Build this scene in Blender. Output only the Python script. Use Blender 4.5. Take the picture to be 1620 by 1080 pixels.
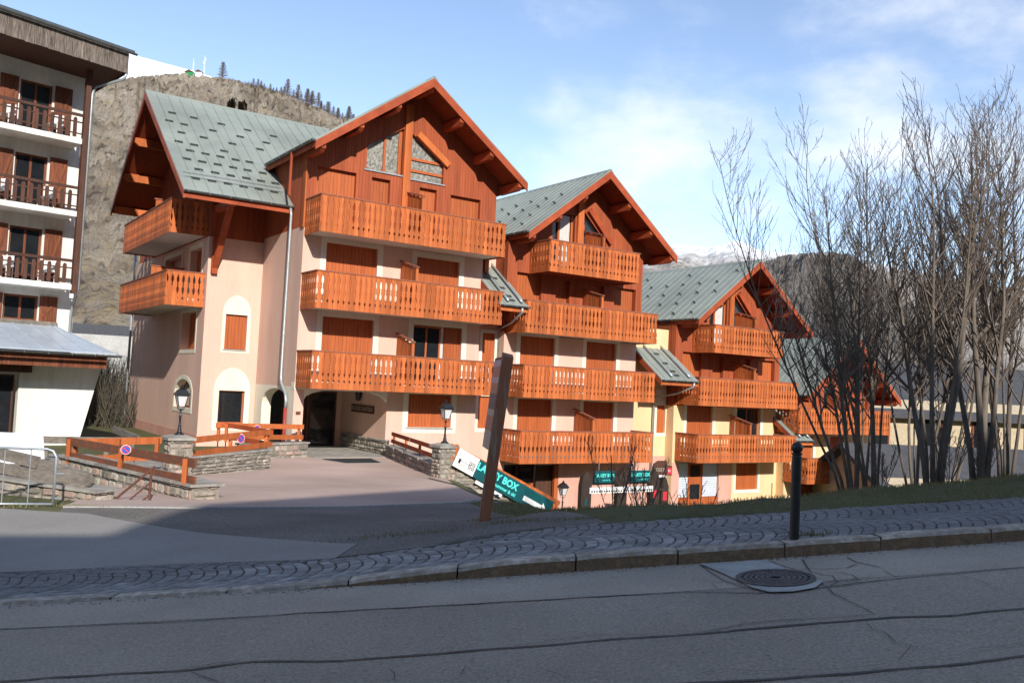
import bpy, math, random
from mathutils import Vector, Matrix, noise as mn
random.seed(7)
R = math.radians
C0 = bpy.context.scene.collection
for o in list(bpy.data.objects): bpy.data.objects.remove(o)
sc = bpy.context.scene

# ------------------------------------------------------------------ camera
F_PX, PITCH, ROLL, YAW, ZC = 1417.1, R(2.898), R(2.741), R(34.118), 1.75
_f = Vector((0, math.cos(PITCH), math.sin(PITCH))); _r = Vector((1, 0, 0)); _d = _f.cross(_r)
CR = _r*math.cos(ROLL) - _d*math.sin(ROLL); CD = _d*math.cos(ROLL) + _r*math.sin(ROLL); CF = _f
cam = bpy.data.cameras.new('camera'); camo = bpy.data.objects.new('camera', cam); C0.objects.link(camo)
cam.sensor_width = 36; cam.lens = 36*F_PX/1620; cam.clip_end = 9000; cam.clip_start = .1
m = Matrix((CR, -CD, -CF)).transposed().to_4x4(); m.translation = (0, 0, ZC); camo.matrix_world = m
sc.camera = camo
def ray(x, y): return CR*((x-810)/F_PX) + CD*((y-540)/F_PX) + CF
def at(x, y, dist):                       # point at a horizontal distance along the view ray of a photo pixel
    d = ray(x, y); return Vector((0, 0, ZC)) + d*(dist/math.hypot(d.x, d.y))

# ------------------------------------------------------------------ sky, sun, exposure
LDIR = Vector((-.297, .840, -.455)).normalized()      # direction the sunlight travels
w = bpy.data.worlds.new('World'); sc.world = w; w.use_nodes = True
nt = w.node_tree; nt.nodes.clear(); N = nt.nodes.new; L = nt.links.new
out = N('ShaderNodeOutputWorld'); bg = N('ShaderNodeBackground'); bg.inputs[1].default_value = .15
sky = N('ShaderNodeTexSky'); sky.sky_type = 'NISHITA'; sky.sun_disc = False
sky.sun_elevation = R(27.2); sky.sun_rotation = R(160.5); sky.altitude = 1400; sky.air_density = 1.0; sky.dust_density = .1
tc = N('ShaderNodeTexCoord'); mp = N('ShaderNodeMapping'); mp.inputs['Scale'].default_value = (1, 1, 1.7)
mp.inputs['Location'].default_value = (1.608, -1.616, 1.913)
nz = N('ShaderNodeTexNoise'); nz.inputs['Scale'].default_value = 2.1; nz.inputs['Detail'].default_value = 9; nz.inputs['Roughness'].default_value = .56; nz.inputs['Distortion'].default_value = .15
sep = N('ShaderNodeSeparateXYZ'); el = N('ShaderNodeMapRange')
el.inputs['From Min'].default_value = .02; el.inputs['From Max'].default_value = .36; el.inputs['To Min'].default_value = .10; el.inputs['To Max'].default_value = -.04
add = N('ShaderNodeMath'); add.operation = 'ADD'
ramp = N('ShaderNodeValToRGB'); ramp.color_ramp.elements[0].position = .50; ramp.color_ramp.elements[1].position = .72
ramp.color_ramp.interpolation = 'EASE'
mixc = N('ShaderNodeMixRGB'); mixc.inputs[2].default_value = (4.7, 4.85, 5.1, 1)
tint = N('ShaderNodeMixRGB'); tint.blend_type = 'MULTIPLY'; tint.inputs[0].default_value = 1; tint.inputs[2].default_value = (1.02, .95, .93, 1)
L(tc.outputs['Generated'], mp.inputs[0]); L(mp.outputs[0], nz.inputs['Vector']); L(tc.outputs['Generated'], sep.inputs[0]); L(sep.outputs['Z'], el.inputs['Value'])
L(nz.outputs['Fac'], add.inputs[0]); L(el.outputs[0], add.inputs[1]); L(add.outputs[0], ramp.inputs[0])
L(sky.outputs[0], tint.inputs[1]); L(tint.outputs[0], mixc.inputs[1]); L(ramp.outputs[0], mixc.inputs[0]); L(mixc.outputs[0], bg.inputs[0]); L(bg.outputs[0], out.inputs[0])
sl = bpy.data.lights.new('sun', 'SUN'); sl.energy = 3.5; sl.angle = R(.7); sl.color = (1, .95, .87)
so = bpy.data.objects.new('sun', sl); C0.objects.link(so); so.rotation_euler = (-LDIR).to_track_quat('Z', 'Y').to_euler(); so.location = (20, -50, 40)
vs = sc.view_settings; vs.view_transform = 'Standard'; vs.look = 'None'; vs.exposure = .72; vs.gamma = 1

# ------------------------------------------------------------------ materials
MATS = {}
def pm(name, c1, c2=None, scale=4, rough=.8, bump=0, bscale=None, stretch=(1, 1, 1), metal=0, rnd=0, spec=.3, c3=None, detail=5, big=None, contrast=.28):
    """procedural material: two or three tones mixed by noise, optional bump, per-object value change"""
    mt = bpy.data.materials.new(name); mt.use_nodes = True; t = mt.node_tree; n = t.nodes.new; l = t.links.new
    b = t.nodes['Principled BSDF']; b.inputs['Roughness'].default_value = rough; b.inputs['Metallic'].default_value = metal
    b.inputs['Specular IOR Level'].default_value = spec
    c2 = c2 or tuple(k*.8 for k in c1)
    co = n('ShaderNodeTexCoord'); mpp = n('ShaderNodeMapping'); mpp.inputs['Scale'].default_value = stretch; l(co.outputs['Object'], mpp.inputs[0])
    oi = n('ShaderNodeObjectInfo')
    vadd = n('ShaderNodeVectorMath'); vadd.operation = 'ADD'; l(mpp.outputs[0], vadd.inputs[0])
    if rnd:
        sv = n('ShaderNodeVectorMath'); sv.operation = 'SCALE'; sv.inputs[0].default_value = (37, 11, 23); l(oi.outputs['Random'], sv.inputs['Scale']); l(sv.outputs[0], vadd.inputs[1])
    ns = n('ShaderNodeTexNoise'); ns.inputs['Scale'].default_value = scale; ns.inputs['Detail'].default_value = detail; ns.inputs['Roughness'].default_value = .6
    l(vadd.outputs[0], ns.inputs['Vector'])
    rp = n('ShaderNodeValToRGB'); e = rp.color_ramp.elements; e[0].position = .5-contrast*.6; e[1].position = .5+contrast*.6
    e[0].color = (*c2, 1); e[1].color = (*c1, 1)
    if c3: x = rp.color_ramp.elements.new(.5); x.color = (*c3, 1)
    l(ns.outputs['Fac'], rp.inputs[0]); col = rp.outputs[0]
    if big:                                  # broad stains: (scale, amount)
        n2 = n('ShaderNodeTexNoise'); n2.inputs['Scale'].default_value = big[0]; n2.inputs['Detail'].default_value = 4; l(vadd.outputs[0], n2.inputs['Vector'])
        mr = n('ShaderNodeMapRange'); mr.inputs['From Min'].default_value = .3; mr.inputs['From Max'].default_value = .7; mr.inputs['To Min'].default_value = 1-big[1]; mr.inputs['To Max'].default_value = 1+big[1]*.5
        l(n2.outputs['Fac'], mr.inputs['Value']); mm = n('ShaderNodeMixRGB'); mm.blend_type = 'MULTIPLY'; mm.inputs[0].default_value = 1; l(col, mm.inputs[1]); l(mr.outputs[0], mm.inputs[2]); col = mm.outputs[0]
    if rnd:
        mr = n('ShaderNodeMapRange'); mr.inputs['To Min'].default_value = 1-rnd; mr.inputs['To Max'].default_value = 1+rnd; l(oi.outputs['Random'], mr.inputs['Value'])
        mm = n('ShaderNodeMixRGB'); mm.blend_type = 'MULTIPLY'; mm.inputs[0].default_value = 1; l(col, mm.inputs[1]); l(mr.outputs[0], mm.inputs[2]); col = mm.outputs[0]
    l(col, b.inputs['Base Color'])
    if bump:
        nb = n('ShaderNodeTexNoise'); nb.inputs['Scale'].default_value = bscale or scale*4; nb.inputs['Detail'].default_value = 6; l(vadd.outputs[0], nb.inputs['Vector'])
        bp = n('ShaderNodeBump'); bp.inputs['Strength'].default_value = min(1, bump); bp.inputs['Distance'].default_value = .02*max(1, bump); l(nb.outputs['Fac'], bp.inputs['Height']); l(bp.outputs[0], b.inputs['Normal'])
    MATS[name] = mt; return mt
pm('wood', (.59, .165, .046), (.36, .092, .03), 2.2, .68, .35, 30, (7, 7, .45), rnd=.20, spec=.2, big=(.45, .22), contrast=.42)
pm('wood_clad', (.42, .102, .040), (.28, .066, .029), 2.2, .7, .35, 30, (7, 7, .4), spec=.2, big=(.5, .22), contrast=.42)
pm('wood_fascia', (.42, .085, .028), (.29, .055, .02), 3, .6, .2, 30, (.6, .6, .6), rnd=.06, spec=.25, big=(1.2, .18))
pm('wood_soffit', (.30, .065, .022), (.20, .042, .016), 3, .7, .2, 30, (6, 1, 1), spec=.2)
pm('shutter', (.49, .128, .036), (.36, .085, .025), 2.2, .6, .25, 30, (8, 8, .35), rnd=.14, spec=.3, big=(.6, .1))
pm('rail_worn', (.34, .13, .08), (.23, .075, .04), 5, .75, .2, 30, (3, 3, 3), spec=.2)
pm('stucco_pink', (.72, .485, .385), (.68, .45, .355), 7, .92, .4, 70, stretch=(1.6, 1.6, .35), big=(.45, 0.12), spec=.15)
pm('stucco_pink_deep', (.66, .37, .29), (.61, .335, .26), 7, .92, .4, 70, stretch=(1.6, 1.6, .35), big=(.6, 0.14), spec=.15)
pm('stucco_yellow', (.80, .575, .33), (.75, .53, .30), 7, .92, .4, 70, stretch=(1.6, 1.6, .35), big=(.45, 0.12), spec=.15)
pm('stucco_cream', (.80, .74, .61), (.75, .69, .56), 6, .9, .3, 70, stretch=(1.6, 1.6, .35), big=(.7, 0.10), spec=.15)
pm('stucco_white', (.80, .78, .72), (.72, .69, .62), 4, .92, .3, 70, stretch=(1.6, 1.6, .35), big=(.5, 0.20), spec=.15)
pm('stucco_tan', (.52, .42, .28), (.42, .34, .23), 4, .9)
pm('roof_metal', (.295, .322, .285), (.235, .258, .228), 2.2, .55, .08, 14, (1, 1, 1), spec=.4, big=(.4, .22), contrast=.5)
pm('roof_zinc', (.44, .49, .55), (.38, .43, .49), 2, .38, .05, 20, spec=.5, big=(.5, .1))
pm('roof_slate', (.085, .085, .09), (.055, .055, .06), 6, .9, .3, 30)
pm('zinc', (.42, .45, .46), (.33, .36, .37), 6, .4, 0, spec=.5, metal=.35)
pm('gutter_dark', (.075, .085, .085), (.05, .055, .055), 6, .4, 0, spec=.5)
pm('guard_metal', (.075, .08, .078), (.05, .055, .052), 6, .5)
pm('plastic_red', (.36, .05, .04), (.28, .04, .035), 8, .5)
pm('glass_dark', (.018, .02, .024), (.012, .014, .016), 2, .06, spec=.6)
pm('curtain', (.40, .385, .33), (.085, .082, .075), 9, .45, stretch=(1.6, 1.6, 1), contrast=.35, detail=3)
pm('curtain_white', (.66, .64, .60), (.45, .43, .40), 9, .9, stretch=(6, 6, .4))
pm('dark_wood', (.105, .045, .028), (.055, .024, .016), 4, .7, .3, 30, (5, 5, .5), rnd=.2)
pm('brown_wood', (.235, .075, .032), (.13, .04, .02), 4, .7, .3, 30, (5, 5, .5), rnd=.15, big=(.8, .25))
pm('weathered_wood', (.26, .215, .175), (.06, .045, .035), 3.5, .9, .5, 40, (9, 9, .8), c3=(.15, .12, .10), rnd=.12)
pm('grey_plank', (.275, .235, .195), (.16, .135, .11), 4, .9, .5, 40, (2, 2, 7), rnd=.14, big=(.7, .25))
pm('worn_orange', (.16, .075, .045), (.36, .085, .025), 3.5, .75, .3, 40, (1.2, 1.2, 6), c3=(.17, .07, .04), rnd=.08)
pm('dark_timber', (.055, .036, .026), (.028, .018, .014), 5, .7, .3, 30, (4, 4, .7), rnd=.1)
pm('post_timber', (.38, .145, .07), (.34, .27, .185), 2.6, .8, .5, 40, (5, 5, .5), c3=(.32, .12, .06))
pm('concrete', (.46, .44, .40), (.36, .345, .31), 6, .9, .3, 60, big=(1, .15))
pm('soffit_white', (.72, .69, .64), (.66, .63, .58), 5, .9, big=(.8, .08))
pm('asphalt', (.52, .43, .335), (.215, .178, .138), 45, .9, .9, 60, big=(.4, .22), detail=2, contrast=.5)
pm('asphalt_pale', (.58, .48, .38), (.31, .257, .203), 45, .9, .7, 70, big=(.6, .22), contrast=.55, detail=2)
pm('asphalt_worn', (.40, .37, .33), (.25, .23, .205), 42, .92, .7, 70, big=(.45, .2), contrast=.55, detail=2)
pm('asphalt_red', (.58, .44, .365), (.41, .295, .24), 36, .9, .6, 60, big=(.3, .24), contrast=.55, detail=3)
pm('gravel', (.36, .32, .275), (.10, .088, .075), 42, .95, 1.0, 55, big=(.5, .3), contrast=.45, c3=(.18, .162, .142))
pm('tar', (.085, .076, .066), (.05, .045, .04), 20, .6)
pm('concrete_line', (.40, .385, .355), (.30, .285, .26), 18, .9, .3, 60)
pm('cobble', (.36, .345, .325), (.20, .19, .178), 12, .75, .6, 50, rnd=.25, spec=.3, big=(.9, .25), contrast=.5)
pm('joint', (.10, .077, .056), (.06, .047, .035), 25, .95, .5, 80)
pm('granite', (.62, .53, .43), (.36, .27, .185), 12, .85, .6, 70, c3=(.39, .335, .275), rnd=.10, big=(2.0, .25))
pm('granite_face', (.32, .22, .125), (.15, .11, .07), 16, .9, .9, 50, c3=(.20, .135, .08), contrast=.5)
pm('stone', (.42, .375, .31), (.15, .133, .112), 5, .92, 1.0, 22, c3=(.28, .245, .20), rnd=.42, contrast=.5)
pm('stone_pink', (.42, .29, .225), (.22, .16, .125), 5, .92, .8, 26, c3=(.34, .25, .20), rnd=.25, contrast=.5)
pm('mortar', (.30, .265, .22), (.20, .175, .145), 12, .95, .5, 60)
pm('flagstone', (.37, .345, .30), (.25, .23, .20), 4, .9, .5, 40, rnd=.1, big=(1, .2))
pm('black_iron', (.016, .016, .017), (.010, .010, .011), 20, .38, .1, spec=.5)
pm('steel', (.50, .53, .56), (.40, .43, .46), 12, .42, 0, metal=.6, spec=.5)
pm('rust', (.155, .062, .038), (.085, .036, .024), 14, .8, .3, 60)
pm('cast_iron', (.14, .115, .105), (.085, .072, .066), 14, .7, .3, 60)
pm('lamp_glass', (.62, .62, .62), (.55, .55, .55), 4, .35, spec=.5)
pm('white_paint', (.78, .77, .74), (.73, .72, .69), 6, .6)
pm('teal', (.006, .082, .09), (.005, .07, .078), 3, .45, spec=.4)
pm('cyan_paint', (.10, .72, .64), (.10, .70, .62), 3, .6)
pm('black_paint', (.02, .02, .02), (.015, .015, .015), 3, .6)
pm('sign_blue', (.02, .10, .50), (.02, .09, .46), 3, .5)
pm('sign_red', (.62, .03, .05), (.58, .03, .05), 3, .5)
pm('tan_paint', (.42, .36, .28), (.38, .32, .25), 3, .6)
pm('mat_rubber', (.035, .038, .036), (.022, .024, .023), 40, .95, .5, 90)
pm('grass_ground', (.15, .135, .06), (.17, .13, .08), 5, .95, .8, 60, c3=(.095, .10, .036), big=(.6, .25), contrast=.5)
pm('grass_blade', (.17, .16, .06), (.27, .215, .11), 3, .7, contrast=.4)
pm('shrub_leaf', (.05, .09, .025), (.03, .055, .015), 5, .7)
pm('bark', (.22, .178, .14), (.075, .06, .048), 5, .9, .6, 40, (3, 3, .8), rnd=.12, contrast=.5)
pm('twig', (.19, .147, .115), (.11, .084, .066), 5, .85, rnd=.12)
pm('larch', (.20, .15, .115), (.12, .09, .07), 2, .95)
pm('brush', (.135, .115, .085), (.07, .06, .045), 5, .95, .5, 30)
pm('log', (.42, .29, .16), (.30, .20, .11), 5, .85, .3, 30)
pm('paper', (.62, .66, .72), (.50, .54, .60), 3, .6, contrast=.5)
pm('blanket', (.40, .05, .05), (.55, .50, .42), 9, .9, contrast=.3)
pm('blue_grey', (.085, .085, .09), (.06, .06, .065), 3, .9)

def mountain_mat(name, rock1, rock2, veg, scale, snow_h=None, snow_band=30, snow_amt=.0, bump=1.0, dist=3.0):
    mt = bpy.data.materials.new(name); mt.use_nodes = True; t = mt.node_tree; n = t.nodes.new; l = t.links.new
    b = t.nodes['Principled BSDF']; b.inputs['Roughness'].default_value = .95; b.inputs['Specular IOR Level'].default_value = .1
    co = n('ShaderNodeTexCoord'); geo = n('ShaderNodeNewGeometry'); sp = n('ShaderNodeSeparateXYZ'); l(geo.outputs['Normal'], sp.inputs[0]); pz = n('ShaderNodeSeparateXYZ'); l(geo.outputs['Position'], pz.inputs[0])
    a = n('ShaderNodeTexNoise'); a.inputs['Scale'].default_value = scale; a.inputs['Detail'].default_value = 12; a.inputs['Roughness'].default_value = .68; l(co.outputs['Object'], a.inputs['Vector'])
    r1 = n('ShaderNodeValToRGB'); r1.color_ramp.elements[0].position = .36; r1.color_ramp.elements[1].position = .64; r1.color_ramp.elements[0].color = (*rock2, 1); r1.color_ramp.elements[1].color = (*rock1, 1); l(a.outputs['Fac'], r1.inputs[0])
    v = n('ShaderNodeTexNoise'); v.inputs['Scale'].default_value = scale*3.3; v.inputs['Detail'].default_value = 8; v.inputs['Roughness'].default_value = .7; l(co.outputs['Object'], v.inputs['Vector'])
    s = n('ShaderNodeMath'); s.operation = 'MULTIPLY_ADD'; l(sp.outputs['Z'], s.inputs[0]); s.inputs[1].default_value = .55; l(v.outputs['Fac'], s.inputs[2])
    r2 = n('ShaderNodeValToRGB'); r2.color_ramp.elements[0].position = .5; r2.color_ramp.elements[1].position = .62
    hlf = n('ShaderNodeMath'); hlf.operation = 'MULTIPLY'; hlf.inputs[1].default_value = .6; l(s.outputs[0], hlf.inputs[0]); l(hlf.outputs[0], r2.inputs[0])
    mx = n('ShaderNodeMixRGB'); l(r2.outputs[0], mx.inputs[0]); l(r1.outputs[0], mx.inputs[1]); mx.inputs[2].default_value = (*veg, 1); col = mx.outputs[0]
    # scattered dark bushes
    bu = n('ShaderNodeTexNoise'); bu.inputs['Scale'].default_value = scale*7; bu.inputs['Detail'].default_value = 4; l(co.outputs['Object'], bu.inputs['Vector'])
    rb = n('ShaderNodeValToRGB'); rb.color_ramp.elements[0].position = .56; rb.color_ramp.elements[1].position = .66; l(bu.outputs['Fac'], rb.inputs[0])
    mb = n('ShaderNodeMixRGB'); hb = n('ShaderNodeMath'); hb.operation = 'MULTIPLY'; hb.inputs[1].default_value = .7; l(rb.outputs[0], hb.inputs[0]); l(hb.outputs[0], mb.inputs[0]); l(col, mb.inputs[1]); mb.inputs[2].default_value = (.075, .062, .048, 1); col = mb.outputs[0]
    if snow_h is not None:
        sn = n('ShaderNodeMath'); sn.operation = 'MULTIPLY_ADD'; sn.inputs[1].default_value = snow_band*2; l(a.outputs['Fac'], sn.inputs[0]); l(pz.outputs['Z'], sn.inputs[2])
        mr = n('ShaderNodeMapRange'); mr.inputs['From Min'].default_value = snow_h; mr.inputs['From Max'].default_value = snow_h+snow_band; l(sn.outputs[0], mr.inputs['Value'])
        m2 = n('ShaderNodeMixRGB'); l(mr.outputs[0], m2.inputs[0]); l(col, m2.inputs[1]); m2.inputs[2].default_value = (.86, .88, .92, 1); col = m2.outputs[0]
    l(col, b.inputs['Base Color'])
    bp = n('ShaderNodeBump'); bp.inputs['Strength'].default_value = bump; bp.inputs['Distance'].default_value = dist; l(v.outputs['Fac'], bp.inputs['Height']); l(bp.outputs[0], b.inputs['Normal'])
    MATS[name] = mt
mountain_mat('rock', (.66, .565, .45), (.26, .21, .16), (.50, .385, .235), .07, bump=1, dist=7)
mountain_mat('far_hill', (.34, .315, .29), (.19, .175, .16), (.27, .235, .20), .05, 128, 45, dist=8)
mountain_mat('snow_peak', (.36, .33, .30), (.25, .23, .21), (.34, .30, .26), .012, 365, 110, bump=.6, dist=10)
mountain_mat('snow_field', (.6, .6, .6), (.6, .6, .6), (.6, .6, .6), .006, -900, 30, bump=.1)

# ------------------------------------------------------------------ mesh helpers
class MB:
    def __init__(s): s.v = []; s.f = []
    def quad(s, *p): b = len(s.v); s.v += [tuple(q) for q in p]; s.f.append(tuple(range(b, b+len(p)))); return s
    def hexa(s, a, b):      # two matching rings of points
        n = len(a); k = len(s.v); s.v += [tuple(q) for q in a]+[tuple(q) for q in b]
        s.f.append(tuple(range(k+n-1, k-1, -1))); s.f.append(tuple(range(k+n, k+2*n)))
        for i in range(n): j = (i+1) % n; s.f.append((k+i, k+j, k+n+j, k+n+i))
        return s
    def box(s, x0, x1, y0, y1, z0, z1):
        return s.hexa([(x0, y0, z0), (x1, y0, z0), (x1, y1, z0), (x0, y1, z0)], [(x0, y0, z1), (x1, y0, z1), (x1, y1, z1), (x0, y1, z1)])
    def prism_v(s, poly, v0, v1):   # polygon in (u,z), extruded along v
        return s.hexa([(a, v0, c) for a, c in poly], [(a, v1, c) for a, c in poly])
    def prism_u(s, poly, u0, u1):   # polygon in (v,z), extruded along u
        return s.hexa([(u0, a, c) for a, c in poly], [(u1, a, c) for a, c in poly])
    def prism_z(s, poly, z0, z1):
        return s.hexa([(a, c, z0) for a, c in poly], [(a, c, z1) for a, c in poly])
    def beam(s, p, q, w, h, up=(0, 0, 1)):
        p = Vector(p); q = Vector(q); d = (q-p).normalized(); up = Vector(up)
        if abs(d.dot(up)) > .99: up = Vector((0, 1, 0))
        sx = d.cross(up).normalized()*w/2; sz = sx.cross(d).normalized()*h/2
        return s.hexa([p-sx-sz, p+sx-sz, p+sx+sz, p-sx+sz], [q-sx-sz, q+sx-sz, q+sx+sz, q-sx+sz])
    def tube(s, pts, rads, n=8, caps=True):
        pts = [Vector(p) for p in pts]; k = len(s.v); m_ = len(pts)
        if not hasattr(rads, '__len__'): rads = [rads]*m_
        ref = Vector((.31, .95, .07))
        for i in range(m_):
            d = (pts[min(i+1, m_-1)]-pts[max(i-1, 0)]).normalized()
            if abs(d.dot(ref)) > .97: ref = Vector((.95, .1, .3))
            a = d.cross(ref).normalized(); b = d.cross(a)
            for j in range(n):
                t = 2*math.pi*j/n; s.v.append(tuple(pts[i]+(a*math.cos(t)+b*math.sin(t))*rads[i]))
        for i in range(m_-1):
            for j in range(n):
                j2 = (j+1) % n; s.f.append((k+i*n+j, k+i*n+j2, k+(i+1)*n+j2, k+(i+1)*n+j))
        if caps and n > 2: s.f.append(tuple(range(k+n-1, k-1, -1))); s.f.append(tuple(range(k+(m_-1)*n, k+m_*n)))
        return s
    def lathe(s, prof, c=(0, 0, 0), n=16, sx=1, sy=1, rot=0):
        k = len(s.v); m_ = len(prof)
        for r, z in prof:
            for j in range(n):
                t = 2*math.pi*j/n+rot; s.v.append((c[0]+r*math.cos(t)*sx, c[1]+r*math.sin(t)*sy, c[2]+z))
        for i in range(m_-1):
            for j in range(n):
                j2 = (j+1) % n; s.f.append((k+i*n+j, k+i*n+j2, k+(i+1)*n+j2, k+(i+1)*n+j))
        s.f.append(tuple(range(k+n-1, k-1, -1))); s.f.append(tuple(range(k+(m_-1)*n, k+m_*n))); return s

def mesh_data(name, mb, mat, smooth=False, off=(0, 0, 0), bev=0):
    me = bpy.data.meshes.new(name); ox, oy, oz = off
    me.from_pydata([(x-ox, y-oy, z-oz) for x, y, z in mb.v], [], mb.f); me.validate()
    me.materials.append(MATS[mat])
    if smooth: me.polygons.foreach_set('use_smooth', [True]*len(me.polygons))
    me.update(); return me
import bmesh
def fix_normals(me):
    bm = bmesh.new(); bm.from_mesh(me); bmesh.ops.recalc_face_normals(bm, faces=bm.faces); bm.to_mesh(me); bm.free()
def tag(o, label=None, cat=None, group=None, kind=None):
    if label: o['label'] = label
    if cat: o['category'] = cat
    if group: o['group'] = group
    if kind: o['kind'] = kind
    return o
class Thing:
    """Empty at a thing's base; parts are given in the frame (u,v,z) turned by yaw about the world origin"""
    def __init__(s, name, o, label, cat, group=None, yaw=0):
        s.o = o; s.yaw = yaw; s.root = bpy.data.objects.new(name, None); C0.objects.link(s.root); s.root.empty_display_size = .3
        s.root.location = Matrix.Rotation(yaw, 3, 'Z') @ Vector(o); s.root.rotation_euler = (0, 0, yaw); tag(s.root, label, cat, group)
    def part(s, name, mb, mat, parent=None, smooth=False, kind=None, label=None, fixn=True):
        me = mesh_data(name, mb, mat, smooth, s.o)
        if fixn: fix_normals(me)
        ob = bpy.data.objects.new(name, me); C0.objects.link(ob); ob.parent = parent or s.root; tag(ob, label, kind=kind); return ob
    def inst(s, name, me, loc, parent=None, rz=0, rot=None):
        ob = bpy.data.objects.new(name, me); C0.objects.link(ob); ob.parent = parent or s.root
        ob.location = Vector(loc)-Vector(s.o); ob.rotation_euler = rot or (0, 0, rz); return ob
def struct(name, mb, mat, smooth=False, kind='structure', parent=None):
    me = mesh_data(name, mb, mat, smooth); ob = bpy.data.objects.new(name, me); C0.objects.link(ob)
    if kind and parent is None: ob['kind'] = kind
    if parent: ob.parent = parent
    return ob
def single(name, mb, mat, label, cat, group=None, smooth=False, base=None):
    me = mesh_data(name, mb, mat, smooth, base or (0, 0, 0)); fix_normals(me); ob = bpy.data.objects.new(name, me); C0.objects.link(ob)
    if base: ob.location = base
    return tag(ob, label, cat, group)
def text_mb(s, size, ext=.004, bold=0):
    cu = bpy.data.curves.new('t', 'FONT'); cu.body = s; cu.size = size; cu.extrude = ext; cu.align_x = 'CENTER'; cu.align_y = 'CENTER'; cu.offset = bold; cu.resolution_u = 3
    ob = bpy.data.objects.new('t', cu); C0.objects.link(ob); dg = bpy.context.evaluated_depsgraph_get(); me = bpy.data.meshes.new_from_object(ob.evaluated_get(dg))
    mb = MB(); mb.v = [tuple(v.co) for v in me.vertices]; mb.f = [tuple(p.vertices) for p in me.polygons]
    bpy.data.objects.remove(ob); bpy.data.curves.remove(cu); bpy.data.meshes.remove(me); return mb
def place(mb, o, ex, ey):       # move a flat mesh (x,y,thickness z) onto a plane with axes ex, ey
    ex = Vector(ex).normalized(); ey = Vector(ey).normalized(); ez = ex.cross(ey); o = Vector(o); r_ = MB()
    r_.v = [tuple(o+ex*a+ey*b+ez*c) for a, b, c in mb.v]; r_.f = list(mb.f); return r_
def lerp(a, b, t): return a+(b-a)*t
def pw(pts, x):                 # piecewise linear
    if x <= pts[0][0]: return pts[0][1]
    for (a, b), (c, d) in zip(pts, pts[1:]):
        if x <= c: return lerp(b, d, (x-a)/(c-a))
    return pts[-1][1]
def sm(t): t = max(0, min(1, t)); return t*t*(3-2*t)
def RW(u, v, z=0): return Matrix.Rotation(YAW, 3, 'Z') @ Vector((u, v, z))

# ------------------------------------------------------------------ ground heights
KF = [(-40, 8.3), (-4.47, 8.14), (-3.35, 8.15), (-2.1, 8.19), (-1, 8.26), (.63, 8.41), (2.43, 8.57), (5.11, 8.86), (40, 12.6)]     # kerb front
PB = [(-40, 9.75), (-5.3, 9.65), (-3.3, 9.64), (-1.7, 9.5), (-.64, 9.67), (.54, 10.3), (2.05, 10.42), (3.75, 10.62), (6.07, 10.8), (40, 14.5)]   # back of pavement
def zr(x): return .095*max(-40, min(40, x))
def kh(x): return pw([(-1.9, .03), (.1, .14)], x)
def zp(x): return zr(x)+kh(x)-.012
CREST = [(-5, 60), (-4.4, 33.5), (-1.7, 26.5), (-.2, 20), (.25, 14.8), (1.0, 12.6), (2.4, 11.5), (4, 12.0), (6, 12.5), (9, 13.3), (40, 19)]
def crest_s(x, y):
    best = 1e9; sg = 1
    for (ax, ay), (bx, by) in zip(CREST, CREST[1:]):
        dx, dy = bx-ax, by-ay; t = max(0, min(1, ((x-ax)*dx+(y-ay)*dy)/(dx*dx+dy*dy)))
        ex, ey = x-ax-t*dx, y-ay-t*dy; d = ex*ex+ey*ey
        if d < best: best = d; sg = 1 if dx*(y-ay)-dy*(x-ax) > 0 else -1
    return sg*math.sqrt(best)
def up_z(x, y):
    e = zr(x)+kh(x)-.03; yb = pw(PB, x)
    d = pw([(9.6, 0), (16, 1), (60, 1)], y)
    dz = pw([(9.6, -.2), (16, -.6), (24, -1.0), (30, -1.04)], y)
    return lerp(e, dz, sm(d)*sm((2.2-x)/2.6)) if y > yb else e
def gz(x, y):
    if y <= pw(PB, x): return zr(x)-.05
    s = crest_s(x, y); z = up_z(x, y)
    if s > 0:
        z += .06*sm(s) if x > 2 else 0
        k_ = pw([(3.5, .85), (5.5, .42)], x); z = max(-3.72, z-k_*(math.sqrt(s*s+.2)-.447)+.05*mn.noise(Vector((x*.9, y*.9, 3))))
    return z
def axis(a, b, st, far):
    r_ = []; x = a
    while x <= b+1e-6: r_.append(x); x += st
    k = st
    while r_[-1] < far: k *= 1.5; r_.append(r_[-1]+k)
    k = st
    while r_[0] > -far: k *= 1.5; r_.insert(0, r_[0]-k)
    return r_
gx_ = axis(-14, 16, .3, 3000); gy_ = axis(8, 38, .3, 3000); mb = MB()
for y in gy_:
    for x in gx_: mb.v.append((x, y, gz(x, y)))
n = len(gx_)
for j in range(len(gy_)-1):
    for i in range(n-1): k = j*n+i; mb.f.append((k, k+1, k+n+1, k+n))
ground = struct('ground', mb, 'grass_ground', True)

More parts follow.
